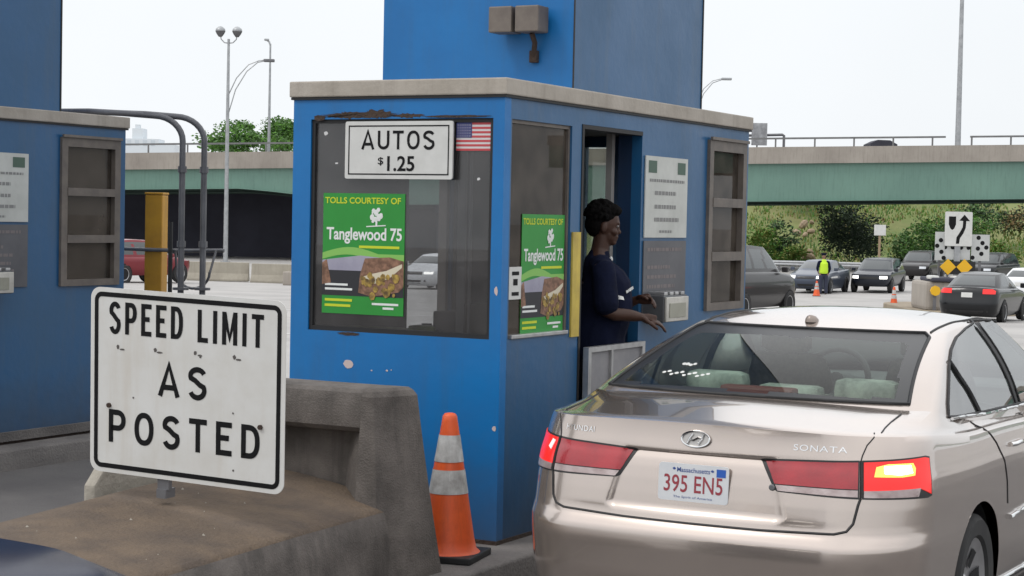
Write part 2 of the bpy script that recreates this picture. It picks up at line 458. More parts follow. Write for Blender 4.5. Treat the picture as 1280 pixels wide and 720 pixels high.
# hillside behind the bridge, on the right
m_hill = mat("rough_grass", (0.13,0.18,0.05), 0.95, col2=(0.22,0.22,0.09), scale=0.22, bump=0.6, bscale=1.5)
h = MB(); nx, ny = 70, 30; VS = []
for j in range(ny+1):
    for i in range(nx+1):
        X = -10 + 130*i/nx; Y = 2 + 60*j/ny
        t = max(0, min(1, (Y-3)/34.0)); z = -1.25 + 8.0*(t*t*(3-2*t))*(0.8+0.35*mnoise.noise((X*.05, Y*.05, 1.3)))
        z += 0.5*t*mnoise.noise((X*.25, Y*.25, 0.2)) + 0.25*t*mnoise.noise((X*.8,Y*.8,4.2))
        if i == 0 or j == ny: z = -1.6
        VS.append((X, Y+14, z))
h.add(VS, [(j*(nx+1)+i, j*(nx+1)+i+1, (j+1)*(nx+1)+i+1, (j+1)*(nx+1)+i) for j in range(ny) for i in range(nx)])
ho = structure("hillside", h, m_hill, loc=FH*120.0, rot=(0,0,CAMYAW), smooth=60)
# ---------------------------------------------------------------- toll booths (local frame: right face x=0, front face y=0, island top z=0)
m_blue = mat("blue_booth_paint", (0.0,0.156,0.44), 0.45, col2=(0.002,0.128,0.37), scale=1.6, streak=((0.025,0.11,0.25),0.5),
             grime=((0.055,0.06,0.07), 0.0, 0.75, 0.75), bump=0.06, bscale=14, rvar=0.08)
m_blueshade = mat("side_shade_blue", (0.011,0.092,0.225), 0.40, col2=(0.026,0.096,0.20), scale=1.4, streak=((0.06,0.10,0.15),0.5),  # shade of the side faces put into a darker, greyer blue
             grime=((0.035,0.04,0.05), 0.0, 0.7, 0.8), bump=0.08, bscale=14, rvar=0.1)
m_fascia = mat("roof_edge_stone", (0.43,0.39,0.34), 0.75, col2=(0.33,0.295,0.25), scale=3, streak=((0.2,0.17,0.14),0.5), bump=0.15, bscale=30)
m_inside = mat("booth_interior", (0.055,0.048,0.043), 0.7, col2=(0.04,0.035,0.032), scale=2)
m_winframe = mat("weathered_window_metal", (0.17,0.145,0.125), 0.5, 0.2, col2=(0.11,0.095,0.085), scale=8)
m_black = mat("black_rubber", (0.012,0.012,0.013), 0.6)
m_boothglass = glass("booth_glass", (0.68,0.69,0.70), (0.20,0.19,0.19), 0.20)
m_dirtyglass = glass("dirty_booth_glass", (0.46,0.42,0.37), (0.135,0.112,0.092), 0.42, ior=1.32, refl=.6)
m_frost = glass('frosted_pane', (0.75,0.78,0.75), (0.5,0.52,0.5), 0.25)
m_revealshade = mat('reveal_shade_blue', (0.006,0.03,0.085), .5, col2=(0.01,0.026,0.065), scale=3)  # blue darkened to paint in the shade of the doorway reveal
m_alu = mat("brushed_aluminium", (0.55,0.55,0.55), 0.35, 0.8, col2=(0.4,0.4,0.4), scale=10)
m_rust = mat("rust_scab", (0.04,0.027,0.022), 0.9, col2=(0.06,0.038,0.027), scale=12, bump=0.5)
m_yellow = mat("worn_yellow_paint", (0.62,0.47,0.08), 0.55, col2=(0.42,0.30,0.06), scale=5, streak=((0.12,0.08,0.03),0.6))
m_bollard = mat("old_amber_paint", (0.55,0.28,0.015), 0.55, col2=(0.40,0.19,0.015), scale=4, streak=((0.16,0.09,0.03),0.6))

W, D, H = 1.346, 3.55, 2.385          # width, depth, wall height above the island
T = 0.07
def wall_x(mb, x0, x1, y0, y1, holes):
    """wall slab between x0..x1 running along y with rectangular holes (ya,yb,za,zb)"""
    cuts = sorted({y0, y1, *[h[0] for h in holes], *[h[1] for h in holes]})
    for a, b in zip(cuts, cuts[1:]):
        zs = [(0.0, H)]
        for ya, yb, za, zb in holes:
            if ya <= a + 1e-6 and yb >= b - 1e-6:
                nz_ = []
                for p, q in zs:
                    if za > p: nz_.append((p, min(q, za)))
                    if zb < q: nz_.append((max(p, zb), q))
                zs = nz_
        for p, q in zs: mb.box((x0,a,p),(x1,b,q))
def wall_y(mb, y0, y1, x0, x1, holes):
    t = MB(); wall_x(t, y0, y1, x0, x1, holes)
    mb.add([(v[1], v[0], v[2]) for v in t.v], [q[::-1] for q in t.f])

def make_booth(label, loc):
    R = thing("toll_booth", label, "toll booth", loc)
    # walls
    f = MB(); wall_y(f, 0, T, -W, 0, [(-W+.118, -0.068, 1.09, 2.262)])
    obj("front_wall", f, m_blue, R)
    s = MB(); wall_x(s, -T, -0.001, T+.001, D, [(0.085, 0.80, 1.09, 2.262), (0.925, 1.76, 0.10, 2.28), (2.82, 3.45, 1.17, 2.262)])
    obj("side_wall", s, m_blueshade, R)
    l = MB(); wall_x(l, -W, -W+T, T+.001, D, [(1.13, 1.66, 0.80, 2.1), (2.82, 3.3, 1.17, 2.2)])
    obj("side_wall", l, m_blueshade, R)
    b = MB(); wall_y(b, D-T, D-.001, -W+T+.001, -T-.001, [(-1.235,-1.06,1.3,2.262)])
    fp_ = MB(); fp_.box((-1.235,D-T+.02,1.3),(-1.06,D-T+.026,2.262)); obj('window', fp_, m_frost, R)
    obj("back_wall", b, m_blueshade, R)
    fl = MB(); fl.box((-W+T+.002, T+.002, 0.0),(-T-.002, D-T-.002, 0.10)); obj("floor", fl, m_inside, R)
    # roof slab with a pale stone edge standing a little proud
    r = MB(); r.bbox((-W-.02,-.02,H),(0.02,D+.03,H+.088),0.008); obj("roof", r, m_fascia, R)
    dl = MB(); dl.box((-W-.012,-.012,H-.014),(0.012,D+.02,H-.001)); obj("drip_edge", dl, m_black, R)
    # interior lining: dark panels, ceiling, desk, equipment
    li = MB(); li.box((-W+T+.003,T+.003,H-.05),(-T-.003,D-T-.003,H-.02))
    li.box((-W+T+.003,1.68,0.1),(-W+T+.02,2.8,H-.05)); li.box((-W+T+.003,.08,.1),(-W+T+.02,1.1,H-.05))
    li.box((-T-.02,1.80,.1),(-T-.003,2.80,H-.05))
    obj("lining", li, m_inside, R)
    de = MB(); de.bbox((-W+.10,.09,.92),(-.10,.46,.96),.006); de.box((-W+.12,.12,.10),(-.12,.42,.92)); obj("desk", de, m_inside, R)
    eq = MB(); eq.bbox((-.50,.14,.96),(-.22,.40,1.22),.01); eq.bbox((-1.15,.16,.96),(-.80,.40,1.05),.01); eq.cyl((-.62,.28,.96),(-.62,.28,1.14),.03)
    obj("register", eq, m_black, R)
    po = MB(); po.box((-.318,.075,.97),(-.268,.088,H-.05)); po.box((-.246,.075,.97),(-.232,.086,H-.05)); po.box((-.215,1.70,.10),(-.175,1.74,H-.05)); obj("door_post", po, mat("pale_post",(0.33,0.32,0.31),.5,col2=(0.25,.24,.23),scale=6), R)
    # front window
    fw = MB(); x0, x1, z0, z1 = -W+.118, -.068, 1.09, 2.262
    for a_, b_ in (((x0,0.012,z0),(x0+.022,.05,z1)),((x1-.022,.012,z0),(x1,.05,z1)),((x0+.022,.012,z0),(x1-.022,.05,z0+.026)),((x0+.022,.012,z1-.02),(x1-.022,.05,z1))): fw.box(a_,b_)
    wf = obj("window", fw, m_black, R)
    gp = MB(); gp.box((x0+.02,.026,z0+.02),(x1-.02,.032,z1-.018)); obj("pane", gp, m_boothglass, wf)
    # side window
    sw = MB(); y0, y1 = .085, .80
    for a_, b_ in (((-.05,y0,z0),(-.014,y0+.02,z1)),((-.05,y1-.02,z0),(-.014,y1,z1)),((-.05,y0+.02,z1-.02),(-.014,y1-.02,z1))): sw.box(a_,b_)
    ws = obj("window", sw, m_winframe, R)
    sill = MB(); sill.bbox((-.05,y0+.02,z0),(.012,y1-.02,z0+.022),.004); obj("sill", sill, m_alu, ws)
    gp = MB(); gp.box((-.034,y0+.018,z0+.02),(-.028,y1-.018,z1-.018)); obj("pane", gp, m_dirtyglass, ws)
    # rear side window of three lights, the middle one a hopper tilted in
    rw = MB(); y0, y1, z0, z1 = 2.80, 3.47, 1.15, 2.282
    def fr(ya,yb,za,zb,x0_=-.045,x1_=.022): rw.box((x0_,ya,za),(x1_,yb,zb))
    fr(y0,y0+.065,z0,z1); fr(y1-.065,y1,z0,z1); fr(y0+.065,y1-.065,z1-.07,z1); fr(y0+.065,y1-.065,z0,z0+.05)
    fr(y0+.065,y1-.065,1.84,1.90,-.045,.026); fr(y0+.065,y1-.065,1.48,1.54,-.045,.026)
    wr = obj("window", rw, m_winframe, R)
    gp = MB(); 
    gp.box((-.024,y0+.06,1.50),(-.018,y1-.06,z1-.06)); gp.box((-.024,y0+.06,z0+.04),(-.018,y1-.06,1.50)); obj("pane", gp, m_dirtyglass, wr)
    hd = MB(); hd.box((.022,y0+.0,z1),(.04,y1,z1+.02)); obj("drip_cap", hd, m_winframe, wr)
    bl = MB(); bl.box((-.062,y0+.06,1.93),(-.052,y1-.06,2.24)); 
    bl.add([(-.06,y0+.09,1.56),(-.06,y1-.09,1.62),(-.075,y1-.09,1.84),(-.075,y0+.09,1.80)],[(0,1,2,3)]); obj("blind", bl, mat("stained_blind",(0.30,0.26,0.24),0.8,col2=(0.2,0.17,0.155),scale=3), wr)
    # far-side openings seen through the booth
    bw = MB()
    for ya,yb,za,zb in ((1.13,1.66,.80,2.1),(2.82,3.3,1.17,2.2)):
        bw.box((-W-.01,ya,za),(-W+.05,ya+.03,zb)); bw.box((-W-.01,yb-.03,za),(-W+.05,yb,zb)); bw.box((-W-.01,ya+.03,zb-.03),(-W+.05,yb-.03,zb)); bw.box((-W-.01,ya+.03,za),(-W+.05,yb-.03,za+.03))
    obj("window", bw, m_winframe, R)
    # doorway: reveal in blue darkened for shade, yellow jamb strip, dark jamb, half-height gate
    dj = MB(); dj.box((-.16,1.762,.10),(-.0715,1.80,H-.06)); obj("door_reveal", dj, m_revealshade, R)
    dk = MB(); dk.box((-.10,.925,.10),(.004,.95,2.28)); dk.box((-.10,.95,2.255),(.004,1.757,2.278)); obj("door_frame", dk, m_black, R)
    yj = MB(); yj.box((.0005,.815,1.07),(.012,.915,1.665)); obj("door_edge_strip", yj, m_yellow, R)
    ho_ = MB()
    ya, yb, za, zb = .96, 1.75, .30, 1.005
    for a_, b_ in (((.02,ya,za),(.055,ya+.04,zb)),((.02,yb-.04,za),(.055,yb,zb)),((.02,ya+.04,zb-.03),(.055,yb-.04,zb)),((.02,ya+.04,za),(.055,yb-.04,za+.04)),((.02,1.27,za+.04),(.055,1.295,zb-.03))): ho_.box(a_,b_)
    hg = obj("half_door", ho_, m_alu, R)
    pn = MB(); pn.box((.03,ya+.04,za+.04),(.038,yb-.04,zb-.03)); obj("panel", pn, mat("scuffed_door_panel",(0.30,0.29,0.30),0.4,col2=(0.2,0.2,0.215),scale=4), hg)
    # tower standing on the roof
    t = MB(); t.box((-W-.045,.99,H+.088),(-.10,2.91,6.4)); tw = obj("tower", t, [m_blue, m_blueshade], R)
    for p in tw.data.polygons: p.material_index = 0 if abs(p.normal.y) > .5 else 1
    tt = MB(); tt.bbox((-W-.075,.96,6.4),(-.07,2.94,6.5),.01); obj("tower_cap", tt, m_fascia, R)
    se = MB(); se.box((-.1005,.985,H+.09),(-.094,.995,6.4)); se.box((-.103,2.90,H+.09),(-.095,2.914,6.4)); obj("corner_bead", se, m_black, R)
    # base plinth
    bp = MB(); bp.box((-W-.004,-.004,0),(.004,D+.004,.022)); obj("base_angle", bp, m_rust, R)
    return R

def make_paper_notice(label, loc, group):
    n = thing("tariff_notice", label, "notice", loc, pi/2, group)
    b = MB(); b.box((0,-.008,0),(.655,0,.503)); obj("board", b, mat("white_notice_board",(0.55,0.56,0.53),0.5,col2=(0.45,0.46,0.43),scale=4), n)
    e = MB()
    for xx in (.04,.49): rect(e, xx,.40,xx+.125,.475,.0095)
    obj("emblem", e, mat("dull_green_print",(0.07,0.12,0.09),0.6), n)
    tx = MB(); rnd = random.Random(4)
    def words(x0, x1, z, h):
        x = x0
        while x < x1:
            w_ = rnd.uniform(.018,.05); rect(tx, x, z, min(x+w_,x1), z+h, .0095); x += w_+.008
    words(.06,.60,.345,.018); words(.14,.47,.265,.024); words(.14,.47,.18,.024); words(.14,.52,.10,.024); words(.22,.42,.03,.016)
    obj("print", tx, mat("grey_print",(0.24,0.24,0.235),0.7), n)
    return n
def make_grey_notice(label, loc, group):
    n = thing("faded_notice", label, "notice", loc, pi/2, group)
    b = MB(); b.box((0,-.007,0),(.655,0,.46)); obj("board", b, mat("faded_grey_board",(0.115,0.115,0.125),0.5,col2=(0.08,0.08,0.09),scale=3), n)
    tx = MB(); rnd = random.Random(9)
    for z, x0, x1 in ((.395,.05,.58),(.285,.05,.40),(.225,.05,.50),(.165,.05,.48),(.11,.05,.52)):
        x = x0
        while x < x1:
            w_ = rnd.uniform(.02,.06); rect(tx, x, z, min(x+w_,x1), z+.022, .0085); x += w_+.01
    obj("print", tx, mat("pale_red_print",(0.19,0.165,0.165),0.7), n)
    return n
def make_coinbox(label, loc, group):
    n = thing("ticket_machine", label, "ticket machine", loc, 0, group)
    b = MB(); b.bbox((.0,0,0),(.15,.36,.165),.008); obj("housing", b, mat("dark_machine_paint",(0.09,0.095,0.10),0.45,col2=(0.06,0.06,0.065),scale=6), n)
    f = MB(); f.bbox((.1505,.01,.005),(.165,.35,.155),.004); fp = obj("face_plate", f, mat("pale_machine_metal",(0.62,0.60,0.55),0.4,0.3,col2=(0.42,0.40,0.36),scale=9), n)
    d = MB(); d.bbox((.1655,.05,.028),(.170,.30,.118),.003); obj("display", d, mat("machine_window",(0.33,0.33,0.27),0.3,col2=(0.26,0.25,0.2),scale=5), fp)
    t = MB(); 
    for y in (.03,.12,.2,.29): t.bbox((.03,y,.165),(.14,y+.05,.185),.004)
    obj("top_keys", t, m_alu, n)
    return n

BX, BY, BZ = -4.644, 8.511, 0.15
B1 = make_booth("blue toll booth with the autos price sign in its front window", (BX,BY,BZ))
B2 = dup(B1, (-9.64, 7.855, BZ), 0.0, "blue toll booth at the left edge beyond the empty lane")
bp = MB(); bp.box((-W-.03,-.03,0.0225),(.03,D+.03,.09)); obj("plinth", bp, m_kerb, B2)
LOFF = Vector((-9.64, 7.855, BZ)) - Vector((BX,BY,BZ))
def pair(fn, y, z, lab1, lab2, grp, dx=.002):
    p = Vector((BX+dx, BY+y, z))
    a = fn(lab1, p, grp); b = dup(a, p+LOFF, None, lab2)
    return a, b
pair(make_paper_notice, 1.798, 1.785, "white printed notice on the booth wall beside the attendant's doorway", "white printed notice on the left booth, cut by the photo's edge", "white notices on the booths")
pair(make_grey_notice, 1.798, 1.305, "dark grey faded notice under the white one, beside the attendant", "dark grey faded notice on the left booth under its white notice", "grey notices on the booths")
pair(make_coinbox, 1.80, 1.268, "silver ticket machine on the booth wall by the attendant's hand", "silver ticket machine on the left booth at the photo's left edge", "ticket machines on the booths", .0)

# things only on the middle booth
def floodlight(x, label):
    n = thing("floodlight", label, "floodlight", (BX+x, BY+.99, 3.03), 0, "grey floodlights on the tower")
    b = MB(); b.bbox((-.075,-.17,-.075),(.075,-.035,.075),.008); obj("housing", b, mat("grey_lamp_housing",(0.17,0.145,0.125),0.5,0.2,col2=(0.12,0.10,0.09),scale=9), n)
    a = MB(); a.box((-.03,-.0345,-.03),(.03,-.0005,.03)); obj("bracket", a, m_darksteel, n)
    return n
floodlight(-.494, "left one of two square grey floodlights on the blue tower")
floodlight(-.321, "right one of two grey floodlights, with a stalk below it")
st = MB(); st.tube([(BX-.325,BY+.90,2.953),(BX-.32,BY+.93,2.90),(BX-.345,BY+.965,2.83),(BX-.345,BY+.99,2.80)], .016)
st.bbox((BX-.37,BY+.955,2.79),(BX-.32,BY+.989,2.86),.005)
tag(obj("lamp_stalk", st, m_rust, smooth=40), "short rusty stalk running down from the right floodlight", "bracket")

# rust scab and chips on the front
rs = MB(); rnd = random.Random(2)
def blob(mb, cx, cz, rx, rz, d, n=22, seed=0, jag=.35):
    r_ = random.Random(seed)
    flat(mb, [(cx+rx*cos(2*pi*i/n)*(1-jag*r_.random()), cz+rz*sin(2*pi*i/n)*(1-jag*r_.random())) for i in range(n)], d)
blob(rs,-.97,2.283,.21,.022,.0015,60,1,.5); blob(rs,-.80,2.288,.16,.028,.003,50,2,.5); blob(rs,-.60,2.278,.13,.015,.0015,40,3,.5); blob(rs,-.30,2.272,.25,.008,.0045,30,4)
blob(rs,-.95,1.079,.09,.011,.0015,30,5); blob(rs,-1.17,2.27,.05,.02,.003,20,6)
obj("rust_patch", rs, m_rust, B1)
ch = MB(); blob(ch,-.952,.912,.036,.026,.0015,14,7,.25); blob(ch,-.80,.885,.007,.005,.0015,8,8); blob(ch,-.70,.89,.009,.006,.0015,9,9); blob(ch,-.672,.895,.005,.004,.0015,8,10)
blob(ch,-.03,1.35,.012,.03,.0015,12,11); blob(ch,-.025,.62,.014,.018,.0015,12,12)
obj("paint_chip", ch, mat("bare_primer",(0.55,0.45,0.43),0.7), B1)
sc_ = MB()
for x_,z_,rx,rz,sd_ in ((-1.145,2.186,.016,.014,1),(-1.07,2.02,.014,.006,2),(-.66,1.96,.006,.012,3),(-.165,1.94,.012,.01,4)): blob(sc_,x_,z_,rx,rz,-.0255,9,sd_)
obj("glass_mark", sc_, mat("white_smear",(0.6,0.6,0.6),0.8), B1)

# AUTOS sign
m_signw = mat("sign_white", (0.62,0.62,0.60), 0.45, col2=(0.55,0.55,0.53), scale=7)
m_ink = mat("sign_black", (0.009,0.009,0.010), 0.55, spec=.15)
A = thing("price_sign", "white sign reading AUTOS $1.25 at the top of the booth window", "sign", (-5.632, BY-.004, 2.085))
b = MB(); b.prism(roundrect(0,0,.684,.313,.012), -.012, 0); obj("panel", b, m_signw, A)
f = MB()
for x0,z0,x1,z1 in ((.022,.022,.662,.029),(.022,.284,.662,.291),(.022,.029,.029,.284),(.655,.029,.662,.284)): rect(f,x0,z0,x1,z1,.0135)
obj("border", f, m_ink, A)
x = MB(); road_text(x,"AUTOS",.106,.160,.572,.262,.0135,dict(A=.66,U=.58,T=.54,O=.62,S=.56),.155,.17)
obj("lettering", x, m_ink, A); x = MB(); put_text(x,"1.25",.275,.042,.448,.125,None,.0135,.02,1.0); put_text(x,"$",.215,.072,.25,.118,None,.0135,.01)
obj("lettering", x, m_ink, A)

# flag sticker
Fg = thing("flag_sticker", "small stars and stripes sticker beside the price sign", "flag sticker", (-4.947, BY+.0215, 2.24))
b = MB(); b.box((0,0,0),(.232,.003,.15)); obj("sheet", b, mat("flag_white",(0.62,0.58,0.58),0.5), Fg)
r = MB()
for i in range(7): rect(r, 0, .15*(2*i)/13, .232 if i < 4 else .232, .15*(2*i+1)/13, .001)
obj("stripes", r, mat("flag_red",(0.50,0.06,0.07),0.5), Fg)
r = MB(); rect(r,0,.15*6/13,.095,.15,.002); cn = obj("canton", r, mat("flag_blue",(0.03,0.04,0.16),0.5), Fg)
r = MB()
for j in range(5):
    for i in range(6): rect(r,.008+i*.0145,.076+j*.0145,.013+i*.0145,.081+j*.0145,.003)
obj("stars", r, MATS["flag_white"], cn)
r = MB(); rect(r,.075,.156,.16,.166,.0); obj("tape", r, mat("brown_tape",(0.22,0.08,0.02),0.6), Fg)

# green posters
m_pg = mat("poster_green", (0.02,0.27,0.035), 0.45, col2=(0.018,0.24,0.03), scale=5)
m_pw = mat("poster_white", (0.72,0.74,0.72), 0.5); m_py = mat("poster_yellow", (0.55,0.62,0.02), 0.5)
m_plg = mat("poster_light_green", (0.22,0.48,0.10), 0.5); m_pk = mat("poster_black", (0.02,0.02,0.025), 0.5)
m_pl = mat("poster_lilac", (0.35,0.34,0.42), 0.5, col2=(0.26,0.25,0.33), scale=5); m_pgold = mat("poster_gold", (0.45,0.30,0.06), 0.5, col2=(0.10,0.06,0.02), scale=28, detail=2)
m_pcr = mat("poster_cream", (0.62,0.56,0.42), 0.5); m_pbr = mat("poster_brown", (0.12,0.06,0.035), 0.5, col2=(0.30,0.16,0.10), scale=30, detail=2)
def poster(name, label, loc, rotz, w_, h_):
    n = thing(name, label, "poster", loc, rotz, "green posters in the booth windows")
    s = Matrix.Diagonal((w_/.531, 1, h_/.667, 1))
    b = MB(); b.box((0,0,0),(w_,.003,h_)); obj("sheet", b, m_pg, n)
    k = MB(); rect(k,0,.10,.531,.24,.001,s); flat(k,[(0,.24),(.0,.26),(.06,.25),(.06,.24)],.001,s); obj("dark_band", k, m_pk, n)
    sw = MB(); top=[(.531*i/16, .335+.035*sin(pi*min(1,i/11))) for i in range(17)]; bot=[(a, b_-.035-.02*(a/.531)) for a,b_ in top]
    flat(sw, bot+top[::-1], .0012, s); obj("swoosh", sw, m_plg, n)
    pk2 = MB(); flat(pk2,[(0,.24),(.531,.24),(.531,.30),(.40,.315),(.25,.325),(.12,.31),(0,.295)],.0018,s); obj("picture_ground", pk2, m_pl, n)
    wd = MB(); flat(wd,[(.0,.16),(.06,.17),(.03,.30),(.0,.28)],.0022,s); obj("picture_dark", wd, m_pbr, n); wd = MB(); flat(wd,[(.24,.12),(.33,.10),(.50,.13),(.531,.16),(.531,.30),(.44,.32),(.28,.31),(.25,.22)],.0022,s); obj("picture_dark", wd, m_pbr, n)
    cr = MB(); flat(cr,[(.26,.205),(.32,.225),(.42,.245),(.52,.285),(.52,.265),(.44,.205),(.36,.175),(.29,.165)],.0026,s); obj("picture_light", cr, m_pcr, n)
    gd_ = MB(); rr = random.Random(3)
    for i in range(26):
        cx, cz = rr.uniform(.26,.50), rr.uniform(.10,.22); e = rr.uniform(.008,.022)
        flat(gd_,[(cx+e*cos(t_),cz+e*sin(t_)*1.2) for t_ in [2*pi*q/7 for q in range(7)]],.003+.0001*i,s)
    obj("picture_gold", gd_, m_pgold, n)
    tx = MB(); put_text(tx,"TOLLS COURTESY OF",.012,.61,.505,.645,s,.0015,.02)
    obj("header", tx, m_py, n); tx = MB()
    for x0,x1,z in ((.24,.50,.366),(.02,.20,.068),(.02,.19,.038)): rect(tx,x0,z,x1,z+.014,.0015,s)
    obj("small_print", tx, m_py, n)
    wt = MB(); put_text(wt,"Tanglewood 75",.025,.388,.515,.478,s,.0015,.022,.98)
    obj("title", wt, m_pw, n); wt = MB()
    for i in range(30):
        a = rr.uniform(0,2*pi); q = sqrt(rr.random())*.040; e = rr.uniform(.006,.014)
        flat(wt,[(.35+q*cos(a)+e*cos(t_),.545+q*sin(a)+e*sin(t_)) for t_ in [2*pi*u_/6 for u_ in range(6)]],.0015+.00005*i,s)
    rect(wt,.344,.492,.356,.53,.0016,s); flat(wt,[(.285,.482),(.41,.490),(.41,.496),(.285,.488)],.0017,s)
    obj("tree_emblem", wt, m_pw, n); wt = MB()
    for x0,x1,z in ((.33,.50,.055),(.40,.47,.033),(.02,.17,.155),(.02,.20,.13)): rect(wt,x0,z,x1,z+.012,.0016,s)
    obj("small_print", wt, m_pw, n)
    return n
poster("event_poster", "green poster with white lettering inside the booth's front window", (-5.795, BY+.0225, 1.338), 0, .533, .667)
poster("event_poster", "green poster in the booth's side window next to the attendant", (BX-.022, BY+.262, 1.245), pi/2, .51, .665)
n = thing("window_card", "small white card in the lower corner of the booth's side window", "card", (BX-.021, BY+.125, 1.45), pi/2)
b = MB(); b.box((0,0,0),(.14,.003,.175)); obj("sheet", b, m_signw, n)
b = MB(); rect(b,.045,.075,.095,.11,.001); rect(b,.03,.02,.11,.04,.001); rect(b,.03,.13,.11,.15,.001); obj("print", b, m_ink, n)
n = MB(); n.bbox((BX-.30,BY+.11,1.11),(BX-.06,BY+.34,1.42),.01); tag(obj("cash_drawer", n, mat("olive_box",(0.10,0.09,0.06),0.6,col2=(0.06,0.055,0.04),scale=6)), "dull olive box standing inside the booth's side window", "box")

n = thing("brochure_pile", "low pile of yellow green brochures along the booth's front window sill", "brochures", (0,0,0))
b = MB(); b.bbox((-5.74,BY+.12,1.13),(-5.30,BY+.26,1.262),.01); b.bbox((-5.29,BY+.12,1.13),(-5.12,BY+.24,1.285),.01); obj("pile", b, mat("brochure_green",(0.25,0.33,0.06),.6,col2=(0.10,0.12,0.05),scale=13), n)
# ---------------------------------------------------------------- crash block and nose slab in front of the booth
m_block = mat("dirty_concrete", (0.16,0.141,0.128), 0.9, col2=(0.075,0.066,0.06), scale=4.2, streak=((0.04,0.036,0.033),0.8), bump=0.35, bscale=110)
m_slabtop = mat("brown_stained_concrete", (0.145,0.105,0.072), 0.9, col2=(0.085,0.064,0.05), scale=4.5, bump=0.6, bscale=60)
m_light = mat("clean_concrete", (0.36,0.33,0.28), 0.85, col2=(0.25,0.225,0.19), scale=4, bump=0.35, bscale=50)
CB = thing("crash_block", "low concrete crash block with a dark niche, in front of the booth", "barrier", (0,0,0))
# back wall: pillar on the right with flared foot, rounded beam over the niche, splayed niche cheek
NX = 14
def pil(z):   # right edge x, front y, back y of the block by height
    t = max(0, min(1, (1.06 - z)/.91))
    return -4.625 + .075*t + .03*t*t, 7.36 - .06*t - .05*t**3, 7.62 + .10*t
p = MB(); loops = []
for z in (.14,.25,.38,.55,.75,.9,1.02,1.045,1.06):
    xr, yf, yb = pil(z); c = .0 if z < 1.03 else (.012 if z < 1.05 else .028)
    loops.append([(-4.76,yf+c,z),(xr-.07-c,yf+c,z),(xr-.012-c,yf+.14,z),(xr-c,yf+.2,z),(xr+.01-c,yb-c,z),(-4.76,yb-c,z)])
p.loft(loops); 
obj("pillar", p, m_block, CB, smooth=14)
bm_ = MB(); prof = [(7.385,.850),(7.362,.872),(7.354,.92),(7.358,1.0),(7.372,1.035),(7.395,1.052),(7.62,1.056),(7.62,.845),(7.44,.838)]
bm_.loft([[(x,y,z) for y,z in prof] for x in (-5.95,-5.6,-5.2,-4.72)])
obj("beam", bm_, m_block, CB, smooth=24)
nb = MB(); nb.box((-5.95,7.50,.15),(-4.74,7.66,.842)); 
nb.add([(-4.755,7.30,.40),(-4.95,7.495,.42),(-4.90,7.495,.85),(-4.758,7.365,.85),(-4.73,7.52,.40),(-4.73,7.52,.85)],[(0,1,2,3),(0,3,5,4)]); obj("niche", nb, m_block, CB)
# light coloured flank block on the left, tapering towards the top
fb = MB(); fb.loft([[(x1-.05,y0,z),(x1,y0+.02,z),(x1-.06,7.34,z),(-5.98,7.34,z),(-5.98,7.15,z)] for z,y0,x1 in ((.15,6.42,-5.60),(.62,6.47,-5.64),(.95,6.86,-5.70),(1.03,6.92,-5.72),(1.045,6.98,-5.75))])
obj("flank", fb, m_light, CB, bevel=.015)
# nose slab, sloping down to a rounded nose
sl = MB(); loops = []
for y, zl_, zr_, xl, xr in ((7.49,.635,.50,-5.52,-4.625),(7.2,.63,.50,-5.52,-4.61),(6.6,.61,.495,-5.52,-4.585),(5.6,.565,.485,-5.50,-4.52),(4.8,.52,.46,-5.48,-4.50),(4.3,.47,.43,-5.44,-4.53),(3.95,.39,.37,-5.38,-4.60),(3.7,.27,.26,-5.28,-4.69),(3.6,.15,.15,-5.2,-4.78)):
    zb = .14; mz = lambda t: zl_+(zr_-zl_)*t+.02*sin(pi*t); wd = xr-xl
    loops.append([(xl-.05,y,zb),(xl-.035,y,zb+(zl_-zb)*.7),(xl,y,zl_-.02),(xl+.02,y,zl_)]+[(xl+wd*t,y,mz(t)) for t in (.2,.4,.6,.8)]+[(xr-.02,y,zr_+.002),(xr,y,zr_-.018),(xr+.03,y,zb+(zr_-zb)*.6),(xr+.05,y,zb)])
sl.loft(loops, cap1=True)
so_ = obj("nose_slab", sl, [m_block, m_slabtop], CB, smooth=50)
for q in so_.data.polygons:
    if q.normal.z > .6: q.material_index = 1
BVS = BVHTree.FromPolygons([Vector(v) for v in sl.v], sl.f)
pb = MB(); r_ = random.Random(8)
for i in range(26):
    x, y = r_.uniform(-5.4,-4.65), r_.uniform(4.8,6.8); e = r_.uniform(.004,.011); z = BVS.ray_cast(Vector((x,y,2)), Vector((0,0,-1)))[0].z+.002
    pb.add([(x+e*cos(k*pi/3)*(.7+.5*r_.random()), y+e*sin(k*pi/3), z-.004) for k in range(6)]+[(x,y,z+e*.6)], [(k,(k+1)%6,6) for k in range(6)])
tag(obj("grit", pb, m_light), "small pale stones scattered on the brown slab", "grit", kind="stuff")

# speed limit sign
S_ = thing("speed_limit_sign", "large white sign reading SPEED LIMIT AS POSTED propped on the slab", "sign")
SW, SH = 1.04, 0.833
Mx = Matrix(((.9989,-.0356,.0289,-5.590),(.0368,.9984,-.0423,6.4024),(-.0274,.0433,.9987,.709),(0,0,0,1)))
S_.matrix_world = Mx
m_sw = mat("road_sign_white", (0.66,0.66,0.645), 0.4, col2=(0.60,0.59,0.56), scale=5, streak=((0.50,0.44,0.36),0.45))
pn = MB(); pn.prism(roundrect(0,0,SW,SH,.05,8), -.004, 0); obj("panel", pn, m_sw, S_)
def ring(mb, x0,z0,x1,z1,r,t,d):
    o = roundrect(x0,z0,x1,z1,r,8); i = roundrect(x0+t,z0+t,x1-t,z1-t,max(.005,r-t),8); n_ = len(o)
    mb.add([(a,-d,b) for a,b in o]+[(a,-d,b) for a,b in i], [(k,(k+1)%n_,n_+(k+1)%n_,n_+k) for k in range(n_)])
